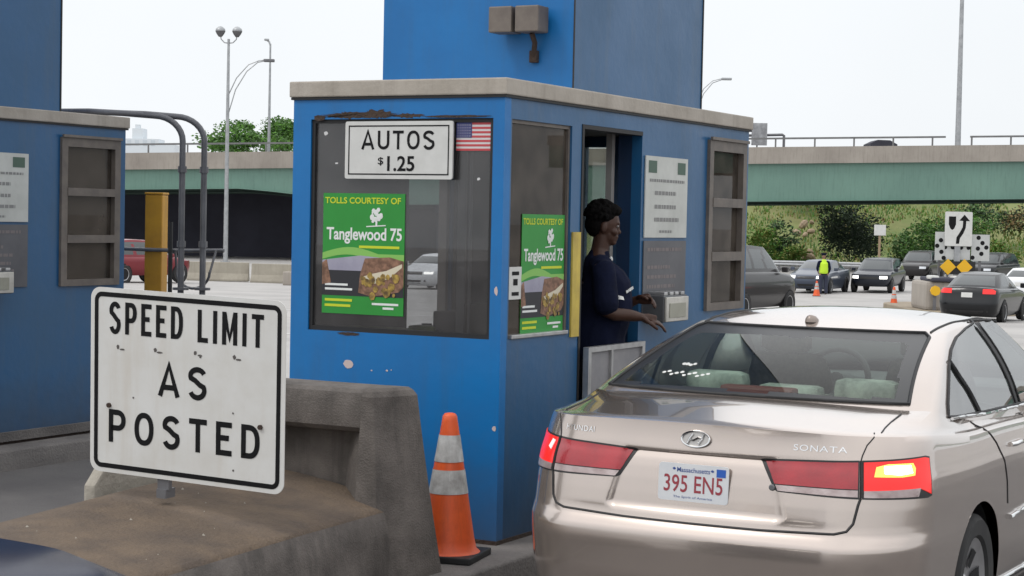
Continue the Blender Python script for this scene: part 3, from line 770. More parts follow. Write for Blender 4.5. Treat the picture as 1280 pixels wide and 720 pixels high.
br = MB(); ring(br,.022,.020,SW-.022,SH-.020,.040,.021,.0055); obj("border", br, m_ink, S_)
lt = MB()
WD = dict(S=.52,P=.52,E=.46,D=.53,L=.46,I=.18,M=.66,T=.52,A=.62,O=.58)
road_text(lt,"SPEED",.104,.630,.506,.773,.0055,WD,.150,.20); road_text(lt,"LIMIT",.584,.625,.928,.768,.0055,WD,.150,.22)
road_text(lt,"AS",.375,.372,.635,.516,.0055,WD,.165,.24)
road_text(lt,"POSTED",.105,.140,.915,.288,.0055,WD,.165,.27)
obj("lettering", lt, m_ink, S_)
bo = MB()
for x,z in ((.107,.305),(.918,.283)): bo.cyl((x,-.004,z),(x,-.014,z),.011,n=10)
obj("bolt", bo, m_rust, S_)
mk = MB(); 
for i,(x,z) in enumerate(((.165,.565),(.37,.567),(.585,.570),(.79,.568))):
    blob(mk, x-.012, z+.006, .010,.012,.0056,9,i); blob(mk,x+.012,z-.003,.018,.005,.0058,9,i+20); 
for i,(x,z) in enumerate(((.24,.35),(.775,.33),(.78,.08),(.60,.56))): blob(mk,x,z,.006,.006,.0056,8,i+40)
obj("scuff", mk, mat("grey_scuff",(0.10,0.09,0.085),0.9), S_)
bk = MB(); bk.box((.37,.004,-.05),(.43,.03,.5)); bk.box((.375,-.01,-.085),(.425,.06,-.045)); obj("bracket", bk, m_darksteel, S_)

# traffic cone beside the booth
m_orange = mat("cone_orange", (0.78,0.115,0.02), 0.5, col2=(0.58,0.075,0.017), scale=6, streak=((0.16,0.04,0.02),0.55))
m_collar = mat("grey_reflective_collar", (0.55,0.55,0.54), 0.45, col2=(0.30,0.29,0.28), scale=14, streak=((0.14,0.13,0.12),0.7))
def make_cone(label, loc, h=.74, rb=.148, rt=.034, group=None, rot=0.2):
    c = thing("traffic_cone", label, "traffic cone", loc, rot, group)
    k = h/.74
    def r(z): return (rb + (rt-rb)*(z-.035*k)/(h-.035*k))
    b = MB(); b.lathe([(r(.035*k)+.02*k,.035*k),(r(.05*k)+.004,.05*k)]+[(r(z*k),z*k) for z in (.1,.2,.3,.4,.5,.6,.7,.725)]+[(rt*.8,h-.003),(rt*.45,h),(rt*.3,h-.01)], n=28, cap=True); obj("cone_body", b, m_orange, c, smooth=50)
    s = MB(); s.prism([(x_,z_) for x_,z_ in ((-.18*k,-.18*k),(.18*k,-.18*k),(.18*k,.18*k),(-.18*k,.18*k))], 0, .035*k, Matrix(((1,0,0,0),(0,0,1,0),(0,1,0,0),(0,0,0,1)))); obj("base", s, m_black, c, bevel=.008)
    for za, zb in ((.335,.455),(.495,.63)):
        q = MB(); q.lathe([(r(za*k)+.0025,za*k),(r(zb*k)+.0025,zb*k)], n=28, cap=False); obj("collar", q, m_collar, c, smooth=50)
    return c
CONE = make_cone("orange traffic cone with two grey collars standing against the blue booth", (-4.685, 8.07, .15))
# ---------------------------------------------------------------- cars: body and greenhouse are stacks of plan loops (local: rear bumper y=0, front +y)
def interp(tab, y):
    if not isinstance(tab, (list, tuple)): return tab
    if y <= tab[0][0]: return tab[0][1]
    for (a, p), (b, q) in zip(tab, tab[1:]):
        if y <= b:
            t = (y-a)/(b-a); t = t*t*(3-2*t); return p + (q-p)*t
    return tab[-1][1]

def plan_loop(L, res):
    """closed loop, rear centre -> right side -> front centre -> left side"""
    nf, nc, ns = res
    yr, yf, hw, rx, ry, bow = L['yr'], L['yf'], L['hw'], L.get('rx', .3), L.get('ry', .35), L.get('bow', .05)
    rxf, ryf, bowf = L.get('rxf', .45), L.get('ryf', .5), L.get('bowf', .12)
    k = L.get('taper', .05); ym = (yr+yf)/2; P = []
    for i in range(nf): P.append((i/nf*(hw-rx), yr))
    for i in range(nc):
        a = pi/2*i/nc; P.append((hw-rx+rx*sin(a), yr+ry*(1-cos(a))))
    for i in range(ns):
        t = i/ns; P.append((hw, yr+ry+t*(yf-ryf-yr-ry)))
    for i in range(nc):
        a = pi/2*i/nc; P.append((hw-rxf+rxf*cos(a), yf-ryf+ryf*sin(a)))
    for i in range(nf+1): P.append(((hw-rxf)*(1-i/nf), yf))
    out = []
    for x, y in P:
        u = (y-ym)/((yf-yr)/2)
        yy = y + (bow*(x/hw)**2*max(0, min(1, (ym-y)/(ym-yr))) if y < ym else -bowf*(x/hw)**2*max(0, min(1, (y-ym)/(yf-ym))))
        xx = x*(1 - k*abs(u)**2.5)
        z = interp(L['z'], yy) - L.get('crown', 0)*(x/hw)**2
        out.append((xx, yy, z))
    full = out + [(-x, y, z) for x, y, z in out[-2:0:-1]]
    return full

def in_poly(p, poly):
    x, y = p; c = False
    for (x0, y0), (x1, y1) in zip(poly, poly[1:]+poly[:1]):
        if (y0 > y) != (y1 > y) and x < (x1-x0)*(y-y0)/(y1-y0)+x0: c = not c
    return c

def lerp(a, b, t): return a+(b-a)*t

def green_grid(base, roof, rows, bulge):
    G = []
    n = len(base)
    for j in range(rows+1):
        v = j/rows; R_ = []
        for i in range(n):
            b = Vector(base[i]); r = Vector(roof[i]); p = b.lerp(r, v)
            d = Vector((r.x-b.x, r.y-b.y, 0)); 
            out = Vector((-d.x, -d.y, 0)); 
            if out.length > 1e-5: out.normalize()
            up = Vector((0,0,1))
            p = p + (out*.8+up*.35)*bulge*sin(pi*v)**.9*1.0
            R_.append(tuple(p))
        G.append(R_)
    return G

def roof_loops(roof, zc, n=6):
    c = Vector((0, sum(p[1] for p in roof)/len(roof), 0)); L = []
    for k in range(1, n+1):
        t = k/n; s = 1-t*.985; q = []
        for p in roof:
            q.append((p[0]*s, c.y+(p[1]-c.y)*s, p[2]+(zc-p[2])*(1-(1-t)**2.2)))
        L.append(q)
    return L

def car_paint(name, col, metal=.55, rough=.33, coat=.45, col2=None):
    return mat(name, col, rough, metal, col2=col2 or tuple(c*.94 for c in col), scale=3.0, coat=coat, coat_rough=.05, spec=.25)
m_cglass = glass("car_glass", (0.72,0.86,0.79), (0.2,0.22,0.21), 0.02, ior=1.27)
m_wglass = glass("windscreen_glass", (0.88,0.94,0.91), (0.2,0.22,0.21), 0.0, ior=1.2)
m_dglass = mat("dark_car_glass", (0.03,0.038,0.04), 0.05, spec=1.0)
m_trim = mat("black_trim", (0.014,0.014,0.015), 0.35)
m_seal = mat("matte_seal", (0.012,0.012,0.013), 0.6)
m_tyre = mat("tyre_rubber", (0.022,0.022,0.023), 0.85, col2=(0.035,0.034,0.033), scale=12)
m_rim = mat("silver_rim", (0.48,0.48,0.49), 0.35, 0.75, col2=(0.38,0.38,0.39), scale=9)
m_chrome = mat("chrome", (0.75,0.75,0.75), 0.08, 1.0)
m_well = mat("wheel_well", (0.010,0.010,0.011), 0.9)
m_redlens = mat("red_lens", (0.40,0.010,0.020), 0.14, coat=.8, col2=(0.30,0.008,0.016), scale=9, detail=2, bump=.08, bscale=120)
m_redlit = mat("red_lens_lit", (0.55,0.012,0.015), 0.15, emit=(1.0,0.03,0.02), estr=0.55)
m_clear = mat("clear_lens", (0.52,0.44,0.43), 0.15, 0.3, col2=(0.33,0.25,0.245), scale=10, detail=2, bump=.1, bscale=90)
m_head = mat("headlamp", (0.75,0.77,0.80), 0.1, 0.4)
m_headlit = mat("headlamp_lit", (0.8,0.8,0.8), 0.2, emit=(1.0,0.97,0.9), estr=2.2)

def wheel_parts(parent, x, y, r, wdt, side, hole=.21, spokes=7):
    T_ = Matrix.Rotation(pi/2*side, 4, 'Y')
    w_ = thing("wheel", None, None, (x, y, r)); w_.parent = parent
    t = MB(); h = wdt/2
    t.lathe([(hole,-h*.7),(hole+.02,-h*.95),(r-.03,-h),(r-.008,-h*.8),(r,-h*.4),(r,h*.4),(r-.008,h*.8),(r-.03,h),(hole+.02,h*.95),(hole,h*.75)], T_, 32, cap=False)
    obj("tyre", t, m_tyre, w_, smooth=40)
    q = MB(); q.lathe([(.001,h*.55),(.04,h*.6),(.055,h*.45),(hole*.55,h*.5),(hole*.92,h*.72),(hole+.006,h*.82),(hole+.004,h*.3)], T_, 32, cap=False)
    obj("rim", q, m_rim, w_, smooth=50)
    d = MB()
    for k in range(spokes):
        a = 2*pi*k/spokes; c = Matrix.Rotation(a, 4, 'Z')
        d.add([(hole*.42,-.022,h*.555),(hole*.80,-.034,h*.70),(hole*.80,.034,h*.70),(hole*.42,.022,h*.555)], [(0,1,2,3)], T_ @ c)
    obj("rim_slot", d, m_well, w_)
    return w_

# ------------------------------------------------------------- simple cars for the distance
def simple_car(name, label, cat, spec, paint, loc, rotz, group=None, lamps=True, lit_head=True, plate=True, tail_lit=True, res=(7,5,16), rack=False):
    n = thing(name, label, cat, loc, rotz, group)
    LB = spec['body']; body = MB(); loops = [plan_loop(L, res) for L in LB]
    body.loft(loops, cap1=True); 
    bo_ = obj("body", body, paint, n, smooth=42)
    base = loops[-1]; roof = plan_loop(spec['roof'], res); rows = 8
    G = green_grid(base, roof, rows, spec.get('bulge', .03)); nn = len(base)
    paintm = MB(); win = {'rear': MB(), 'front': MB(), 'side': MB()}
    hwb = LB[-1]['hw']; yrb, yfb = LB[-1]['yr'], LB[-1]['yf']; yrr, yfr = spec['roof']['yr'], spec['roof']['yf']; hwr = spec['roof']['hw']
    for j in range(rows):
        for i in range(nn):
            i2 = (i+1) % nn; q = [G[j][i], G[j][i2], G[j+1][i2], G[j+1][i]]
            c = sum((Vector(p) for p in q), Vector())/4; v = (j+.5)/rows
            hw_ = lerp(hwb, hwr, v); yr_ = lerp(yrb, yrr, v); yf_ = lerp(yfb, yfr, v)
            key = None
            if .1 < v < .93:
                if c.y < yr_+.16 and abs(c.x) < hw_-.13: key = 'rear'
                elif c.y > yf_-.22 and abs(c.x) < hw_-.10: key = 'front'
                elif abs(c.x) > hw_-.12 and yr_+spec.get('cpil',.38) < c.y < yf_-.30 and not any(a < c.y < b for a, b in spec['pillars']): key = 'side'
            (win[key] if key else paintm).add(q, [(0,1,2,3)])
    rl_ = [G[-1]] + roof_loops(roof, spec['zc'], 3); 
    paintm.loft(rl_, cap0=False, cap1=True)
    obj("roof", paintm, paint, n, smooth=42)
    for k, lab in (('rear','rear_window'),('front','windscreen'),('side','side_window')):
        if win[k].f: obj(lab, win[k], m_dglass, n, smooth=50)
    tw, wy, wr = spec['hw']-.10, spec['wheels'], spec['wr']
    for y in wy:
        for s in (1,-1):
            a = MB(); a.lathe([(wr+.045,-.012),(wr+.045,.012)], Matrix.Translation((s*(spec['hw']*1.0-.02),y,wr)) @ Matrix.Rotation(pi/2,4,'Y'), 24); obj("wheel_arch", a, m_well, n)
            wheel_parts(n, s*(spec['hw']-.085), y, wr, .21, s, wr*.64)
    zl = spec['lampz']; bvh = BVHTree.FromPolygons([Vector(v) for v in body.v], body.f)
    def on_end(x, z, rear):
        o = Vector((x, -1 if rear else spec['len']+1, z)); h_ = bvh.ray_cast(o, Vector((0, 1 if rear else -1, 0)))
        return h_[0] if h_[0] is not None else None
    def endpatch(name_, x0, x1, z0, z1, rear, m, d=.012, nx=4, nz_=2):
        g_ = []; 
        for b in range(nz_+1):
            for a in range(nx+1):
                p = on_end(lerp(x0,x1,a/nx), lerp(z0,z1,b/nz_), rear)
                if p is None: return
                g_.append((p.x, p.y+(-d if rear else d), p.z))
        q = MB(); q.add(g_, [(b*(nx+1)+a, b*(nx+1)+a+1, (b+1)*(nx+1)+a+1, (b+1)*(nx+1)+a) for b in range(nz_) for a in range(nx)])
        return obj(name_, q, m, n)
    hw = spec['hw']
    for s in (1,-1):
        endpatch("tail_light", s*(hw*.88), s*(hw*.50), zl[0], zl[0]+spec.get('tlh',.14), True, m_redlit if tail_lit else m_redlens)
        endpatch("headlight", s*(hw*.86), s*(hw*.52), zl[1], zl[1]+.13, False, m_headlit if lit_head else m_head)
        mbm = MB(); mbm.bbox((s*(hw-.02) if s>0 else -hw-.16, spec['mirror']-.05, spec['belt']), ((hw+.16) if s>0 else -(hw-.02), spec['mirror']+.06, spec['belt']+.15), .03); obj("door_mirror", mbm, paint, n)
    endpatch("grille", -hw*.45, hw*.45, zl[1]-.02, zl[1]+.10, False, m_trim, .01)
    endpatch("front_bumper_intake", -hw*.6, hw*.6, .28, .42, False, m_trim, .01)
    if plate:
        endpatch("number_plate", -.16, .16, spec['platez'], spec['platez']+.14, True, m_signw, .02)
        endpatch("bumper_trim", -hw*.7, hw*.7, .28, .38, True, m_trim, .008)
    if rack:
        r = MB()
        for s in (1,-1): r.tube([(s*hwr*.93, yrr+.15, spec['zc']-.02),(s*hwr*.93, yrr+.25, spec['zc']+.05),(s*hwr*.93, yfr-.25, spec['zc']+.05),(s*hwr*.93, yfr-.15, spec['zc']-.02)], .018, 6)
        obj("roof_rack", r, m_trim, n)
    return n

def sedan_spec(k=1.0, L_=4.7, hw=.90):
    f = L_/4.8
    B = []
    for yr, yf, w_, z in ((.20,4.60,.80,.20),(.05,4.74,.885,.32),(.0,4.80,.91,.52),(.01,4.79,.915,.62),(.06,4.76,.912,.72),
                          (.08,4.70,.905,[(0,.87),(2,.84),(4.6,.78)]),(.12,4.5,.88,[(0,1.0),(1.2,.96),(3,.93),(4.4,.84)]),(.16,4.3,.86,[(0,1.04),(1.2,1.0),(3,.96),(4.3,.88)]),
                          (.62,3.72,.83,[(0,1.08),(1.2,1.02),(3,.99),(3.7,1.02)])):
        zz = [(a*f, b*k) for a, b in z] if isinstance(z, list) else z*k
        B.append(dict(yr=yr*f, yf=yf*f, hw=w_*hw/.915, z=zz, rx=.28, ry=.3, crown=.02 if w_ < .87 else 0))
    return dict(body=B, roof=dict(yr=1.40*f, yf=2.72*f, hw=.61*hw/.915, z=[(1.4*f,1.39*k),(2*f,1.43*k),(2.7*f,1.39*k)], rx=.2, ry=.25, rxf=.2, ryf=.2, bow=.05, bowf=.1), zc=1.465*k,
                hw=hw, wheels=(1.08*f, 3.82*f), wr=.325, lampz=(.86*k,.66*k), pillars=[(2.0*f,2.12*f)], mirror=3.3*f, belt=.98*k, len=L_, platez=.75*k)
def suv_spec(L_=4.6, hw=.92, H_=1.75, belt=1.08, hood=1.02, roof_front=2.95):
    B = []
    for yr, yf, w_, z in ((.15,L_-.2,.84,.30),(.03,L_-.05,.93,.42),(.0,L_,.96,.60),(.03,L_-.01,.97,.70),(.06,L_-.03,.97,.85),(.08,L_-.10,.965,[(0,belt-.06),(L_*.6,belt-.08),(L_-.2,hood-.12)]),
                          (.10,L_-.30,.93,[(0,belt),(L_*.6,belt-.03),(L_-.3,hood-.03)]),(.13,L_*.80,.90,[(0,belt+.02),(L_*.55,belt),(L_*.78,hood+.05)])):
        B.append(dict(yr=yr, yf=yf, hw=w_*hw/.97, z=z, rx=.16, ry=.22, taper=.03, crown=0))
    return dict(body=B, roof=dict(yr=.42, yf=L_*.60, hw=.66*hw/.92, z=[(0.4,H_-.09),(1.5,H_-.05),(L_*.6,H_-.09)], rx=.14, ry=.2, rxf=.2, ryf=.2, bow=.04, bowf=.1), zc=H_-.02, bulge=.035,
                hw=hw, wheels=(.95, L_-.9), wr=.36, lampz=(belt-.26,hood-.30), tlh=.24, pillars=[(1.5,1.62),(2.35,2.47)], cpil=.25, mirror=L_*.70, belt=belt-.02, len=L_, platez=.80)

# ------------------------------------------------------------- the champagne sedan at the booth
XC, Y0 = -2.85, 6.82
m_champ = mat("champagne_metallic", (0.54,0.465,0.415), 0.20, 0.82, col2=(0.51,0.44,0.40), scale=2.0, coat=1.0, coat_rough=.02)
SD = thing("sedan_car", "champagne four door sedan stopped beside the toll booth, seen from behind", "car", (XC, Y0, 0))
ZB = dict(
 a=[(0,.88),(1.2,.86),(3,.82),(4.6,.74)], b=[(0,.938),(1.2,.915),(3,.88),(4.6,.80)], c=[(0,.995),(1.2,.965),(3,.93),(4.6,.83)], c2=[(0,1.035),(1.2,.99),(3,.95),(4.5,.85)],
 d=[(.22,1.064),(1.2,1.01),(3,.97),(4.4,.875)], e=[(.24,1.071),(1.2,1.022),(3,.985),(4.3,.90)], f=[(.47,1.1045),(1.2,1.03),(3,.995),(4.1,.94)], g=[(.70,1.137),(1.15,1.052),(2.2,1.02),(3.1,1.0),(3.7,1.04)])
SB = [dict(yr=.22,yf=4.60,hw=.78,z=.19), dict(yr=.09,yf=4.70,hw=.872,z=.235), dict(yr=.035,yf=4.76,hw=.895,z=.32), dict(yr=.008,yf=4.79,hw=.906,z=.44), dict(yr=0,yf=4.80,hw=.913,z=.56),
      dict(yr=.003,yf=4.79,hw=.9155,z=.604), dict(yr=.005,yf=4.79,hw=.916,z=.619), dict(yr=.010,yf=4.78,hw=.9155,z=.630), dict(yr=.019,yf=4.775,hw=.915,z=.649), dict(yr=.030,yf=4.77,hw=.9145,z=.668),
      dict(yr=.038,yf=4.765,hw=.914,z=.70), dict(yr=.049,yf=4.76,hw=.9125,z=[(0,.77),(4.6,.76)]), dict(yr=.060,yf=4.74,hw=.910,z=[(0,.83),(3,.81),(4.6,.77)]), dict(yr=.071,yf=4.72,hw=.906,z=ZB['a']),
      dict(yr=.080,yf=4.68,hw=.900,z=[(0,.912),(1.2,.89),(3,.85),(4.6,.78)]), dict(yr=.091,yf=4.66,hw=.896,z=ZB['b']), dict(yr=.103,yf=4.58,hw=.887,z=ZB['c']), dict(yr=.110,yf=4.52,hw=.879,z=ZB['c2']), dict(yr=.112,yf=4.45,hw=.870,z=ZB['d'],crown=.016), dict(yr=.126,yf=4.36,hw=.864,z=ZB['e'],crown=.018),
      dict(yr=.175,yf=4.28,hw=.852,z=[(.30,1.0785),(1.2,1.026),(3,.989),(4.2,.92)],crown=.02), dict(yr=.35,yf=4.1,hw=.842,z=ZB['f'],crown=.02), dict(yr=.585,yf=3.70,hw=.826,z=ZB['g'],crown=.02)]
for i, L in enumerate(SB):
    L.update(rx=.33 if L['z'] is not ZB['g'] else .15, ry=.36 if L['z'] is not ZB['g'] else .17, bow=.075 if i < 20 else .08, taper=.055)
RES = (40, 16, 150)
loops = [plan_loop(L, RES) for L in SB]
# plate recess between the lamps: set the panel back under the lid's overhang; its slanted ends follow the mesh columns
def recess(p):
    x, y, z = p
    if y > .4 or not (.69 < z < .96): return p
    wz = max(0, min(1, (.948-z)/.010))*max(0, min(1, (z-.698)/.024))
    wx = max(0, min(1, (.348-abs(x))/.014))
    sc_ = (.322+.065*(.95-z)/.25)/.345; f_ = max(0, min(1, (.60-abs(x))/.25))*max(0, min(1, (z-.69)/.03))*max(0, min(1, (.965-z)/.03))
    return (x*(1+(sc_-1)*f_), y+.011*wz*wx, z)
# extra loops around the recess for a crisp ledge
def mixloop(A, B, t): return [tuple(Vector(a).lerp(Vector(b), t)) for a, b in zip(A, B)]
fine = []
for A, B in zip(loops, loops[1:]):
    fine.append(A)
    za, zb = A[0][2], B[0][2]
    if .2 < za < .96:
        k = max(1, int((zb-za)/(.008 if za > .62 else .018)))
        for q in range(1, k): fine.append(mixloop(A, B, q/k))
fine.append(loops[-1])
fine = [[recess(p) for p in L] for L in fine]
bm0 = MB(); bm0.loft(fine)
BVH = BVHTree.FromPolygons([Vector(v) for v in bm0.v], bm0.f)
body = obj("body", bm0, m_champ, SD)
WY = (1.125, 3.855); WR = .325
# wheel arches: faces inside the arch circle are taken out, the rim vertices pulled on to the circle
bm_a = bmesh.new(); bm_a.from_mesh(body.data); AR = .362; AZ = .340
def arch_d(c):
    if abs(c.x) < .55: return None
    for y in WY:
        d_ = sqrt((c.y-y)**2+(c.z-AZ)**2)
        if d_ < AR: return (y, d_)
    return None
ins = {v: arch_d(v.co) for v in bm_a.verts}
bmesh.ops.delete(bm_a, geom=[f for f in bm_a.faces if all(ins[v] for v in f.verts)], context='FACES')
for v in bm_a.verts:
    q_ = ins.get(v) if v.is_valid else None
    if q_ and q_[1] > 1e-4:
        k_ = AR/q_[1]; v.co.y = q_[0]+(v.co.y-q_[0])*k_; v.co.z = AZ+(v.co.z-AZ)*k_
bm_a.to_mesh(body.data); bm_a.free()
nm = body.data
nm.polygons.foreach_set('use_smooth', [True]*len(nm.polygons)); nm.set_sharp_from_angle(angle=radians(38))
for y in WY:
    for s in (1,-1):
        a = MB(); a.lathe([(.36,-.25),(.36,.08)], Matrix.Translation((s*.78,y,.345)) @ Matrix.Rotation(pi/2*s,4,'Y'), 40, cap=False)
        a.lathe([(.36,-.25),(.01,-.25)], Matrix.Translation((s*.78,y,.345)) @ Matrix.Rotation(pi/2*s,4,'Y'), 40, cap=False)
        obj("wheel_liner", a, m_well, SD)
        wheel_parts(SD, s*.785, y, WR, .215, s)
# greenhouse
ROOF = dict(yr=1.435,yf=2.74,hw=.615,z=[(1.4,1.408),(1.9,1.437),(2.3,1.440),(2.75,1.405)],rx=.11,ry=.12,rxf=.2,ryf=.2,bow=.055,bowf=.12,taper=.02,crown=.012)
roof = plan_loop(ROOF, RES); base = fine[-1]; ROWS = 34
G = green_grid(base, roof, ROWS, .036); nn = len(base)
REAR_O = [(-.690,1.143),(.690,1.143),(.570,1.383),(.535,1.400),(-.535,1.400),(-.570,1.383)]
REAR_I = [(-.628,1.160),(.628,1.160),(.515,1.352),(.49,1.364),(-.49,1.364),(-.515,1.352)]
SIDE = [(.935,1.078),(1.0,1.13),(1.13,1.20),(1.27,1.27),(1.44,1.33),(1.64,1.378),(1.85,1.410),(2.1,1.432),(2.42,1.425),(2.72,1.375),(3.05,1.235),(3.40,1.055),(2.9,1.026),(2.2,1.042),(1.5,1.056),(1.15,1.064)]
BP = [(2.05,2.14)]
FRONT_O = [(-.72,1.075),(.72,1.075),(.56,1.395),(-.56,1.395)]
pm = MB(); gr_, gs_, gf_, fr_, bp_ = MB(), MB(), MB(), MB(), MB()
for j in range(ROWS):
    for i in range(nn):
        i2 = (i+1) % nn; q = [G[j][i], G[j][i2], G[j+1][i2], G[j+1][i]]
        c = sum((Vector(p) for p in q), Vector())/4
        e1 = Vector(q[1])-Vector(q[0]); side = abs(e1.x) < abs(e1.y); tgt = pm
        if side and in_poly((c.y,c.z), SIDE):
            tgt = bp_ if (BP[0][0] < c.y < BP[0][1]) else gs_
        elif c.y < 1.75 and in_poly((c.x,c.z), REAR_O) and not (side and abs(c.x) > .66):
            tgt = gr_ if in_poly((c.x,c.z), REAR_I) else fr_
        elif c.y > 2.6 and in_poly((c.x,c.z), FRONT_O): tgt = gf_
        tgt.add(q, [(0,1,2,3)])
rlp = [G[-1]] + roof_loops(roof, 1.478, 8)
pm.loft(rlp, cap0=False)
def weld(o):
    b = bmesh.new(); b.from_mesh(o.data); bmesh.ops.remove_doubles(b, verts=b.verts[:], dist=1e-5); bmesh.ops.recalc_face_normals(b, faces=b.faces[:]); b.to_mesh(o.data); b.free()
    o.data.polygons.foreach_set('use_smooth', [True]*len(o.data.polygons)); o.data.set_sharp_from_angle(angle=radians(45)); return o
weld(obj("roof", pm, m_champ, SD))
RW = weld(obj("rear_window", gr_, m_cglass, SD)); weld(obj("border", fr_, m_trim, RW))
m_sglass = glass("car_side_glass", (0.66,0.74,0.71), (0.2,0.22,0.21), 0.02, ior=4.0)
def halves(name, mb, m):
    for s_ in (1,-1):
        h_ = MB(); h_.v = mb.v; h_.f = [f for f in mb.f if sum(mb.v[k][0] for k in f)*s_ > 0]; h_.mi = [0]*len(h_.f)
        o = obj(name, h_, m, SD); b_ = bmesh.new(); b_.from_mesh(o.data); bmesh.ops.delete(b_, geom=[v for v in b_.verts if not v.link_faces], context='VERTS'); b_.to_mesh(o.data); b_.free(); weld(o)
halves("side_window", gs_, m_sglass); halves("door_pillar", bp_, m_seal)
weld(obj("windscreen", gf_, m_wglass, SD))
GV = [p for R_ in G for p in R_]; GF = [(j*nn+i, j*nn+(i+1)%nn, (j+1)*nn+(i+1)%nn, (j+1)*nn+i) for j in range(ROWS) for i in range(nn)]
RV = MB(); RV.loft(rlp, cap0=False)
BVG = BVHTree.FromPolygons([Vector(v) for v in GV+RV.v], GF+[tuple(k+len(GV) for k in f) for f in RV.f])
def dens(pts, step=.03, closed=False):
    out = []; P = list(pts)+([pts[0]] if closed else [])
    for a, b in zip(P, P[1:]):
        a = Vector(a); b = Vector(b); n_ = max(1, int((b-a).length/step))
        for k in range(n_): out.append(a.lerp(b, k/n_))
    if not closed: out.append(Vector(P[-1]))
    return out
def side_pts(pts, s, off=.003, bvh=None):
    R_ = []
    for p in pts:
        h_ = (bvh or BVG).ray_cast(Vector((s*1.6, p[0], p[1])), Vector((-s,0,0)))
        if h_[0] is not None: R_.append(h_[0]+h_[1].normalized()*(off if h_[1].x*s > 0 else -off))
    return R_
def rear_pts(pts, off=.003, bvh=None):
    R_ = []
    for p in pts:
        h_ = (bvh or BVG).ray_cast(Vector((p[0], -1, p[1])), Vector((0,1,0)))
        if h_[0] is not None: R_.append(h_[0]+Vector((0,-off,off*.5)))
    return R_
seal = MB(); chrome = MB()
for s in (1,-1):
    seal.tube(side_pts(dens(SIDE,.03,True), s), .0065, 6, True)
    seal.tube(side_pts(dens([(1.42,1.060),(1.39,1.15),(1.34,1.25),(1.31,1.29)],.02), s), .011, 6)
    for y in BP[0]: seal.tube(side_pts(dens([(y+.03,1.045),(y-.01,1.25),(y-.04,1.43)],.03), s), .005, 6)
    chrome.tube(side_pts(dens([(.93,1.068),(1.5,1.046),(2.2,1.032),(2.9,1.016),(3.36,1.045)],.03), s, .008), .008, 6)
seal.tube(rear_pts(dens([(x,z+.0) for x,z in REAR_O],.03,True)), .008, 6, True)
obj("window_seal", seal, m_seal, SD, smooth=60); obj("chrome_strip", chrome, m_chrome, SD, smooth=60)
# roof ditch lines, antenna base
dl = MB()
for s in (1,-1):
    P = []
    for k in range(30):
        y = 1.50+1.2*k/29; h_ = BVG.ray_cast(Vector((s*(.565-.02*abs(k/29-.5)),y,2)), Vector((0,0,-1)))
        if h_[0] is not None: P.append(h_[0]+Vector((0,0,.001)))
    dl.tube(P, .006, 5)
obj("roof_seam", dl, m_seal, SD, smooth=60)
an = MB(); hz_ = BVG.ray_cast(Vector((-.02,1.52,2)), Vector((0,0,-1)))[0].z
an.loft([[(-.02+.032*sx*cos(2*pi*k/14), 1.52+.045*sx*sin(2*pi*k/14)+dy, hz_-.004+dz) for k in range(14)] for sx,dz,dy in ((1,0,0),(.92,.014,-.003),(.62,.028,-.012),(.2,.034,-.02))])
obj("antenna", an, mat("antenna_housing",(0.30,0.25,0.22),.35,.4), SD, smooth=60)

# --- lamps and panel gaps projected on the rear: s runs along the rear face and round the corner
def lamp_ray(s_, z, sgn=1):
    if s_ <= .5: o, d = Vector((s_,.6,z)), Vector((0,-1,0))
    else:
        a = (s_-.5)/.42; a = min(a, pi/2+.5); o, d = Vector((.5,.6,z)), Vector((sin(a),-cos(a),0))
    h_ = BVH.ray_cast(o, d)
    if h_[0] is None: return None
    nrm = h_[1].normalized()
    if nrm.dot(d) < 0: nrm = -nrm
    p = h_[0]; return Vector((sgn*p.x, p.y, p.z)), Vector((sgn*nrm.x, nrm.y, nrm.z))
def patch(name, poly, m, sgn, off=.006, step=.012, parent=SD, thick=True):
    b = bmesh.new(); f = b.faces.new([b.verts.new((x, z, 0)) for x, z in poly])
    xs_ = [p[0] for p in poly]; zs_ = [p[1] for p in poly]
    for k in range(1, int((max(xs_)-min(xs_))/step)+1): bmesh.ops.bisect_plane(b, geom=b.verts[:]+b.edges[:]+b.faces[:], plane_co=(min(xs_)+k*step,0,0), plane_no=(1,0,0))
    for k in range(1, int((max(zs_)-min(zs_))/step)+1): bmesh.ops.bisect_plane(b, geom=b.verts[:]+b.edges[:]+b.faces[:], plane_co=(0,min(zs_)+k*step,0), plane_no=(0,1,0))
    for e in [e for e in b.edges if e.is_boundary]: pass
    nr = {}
    for v in b.verts:
        r_ = lamp_ray(v.co.x, v.co.y, sgn)
        if r_ is None: continue
        v.co = r_[0]+r_[1]*off; nr[v] = r_[1]
    if thick:
        ex = bmesh.ops.extrude_edge_only(b, edges=[e for e in b.edges if e.is_boundary])
        for v in [g_ for g_ in ex['geom'] if isinstance(g_, bmesh.types.BMVert)]:
            near = min(nr, key=lambda q: (q.co-v.co).length_squared); v.co = v.co-nr[near]*(off+.006)
    me = bpy.data.meshes.new(name); bmesh.ops.recalc_face_normals(b, faces=b.faces[:]); b.to_mesh(me); b.free(); me.materials.append(m)
    me.polygons.foreach_set('use_smooth', [True]*len(me.polygons)); me.set_sharp_from_angle(angle=radians(40))
    o = bpy.data.objects.new(name, me); link(o, parent); return o
LT, LBm = .960, .818
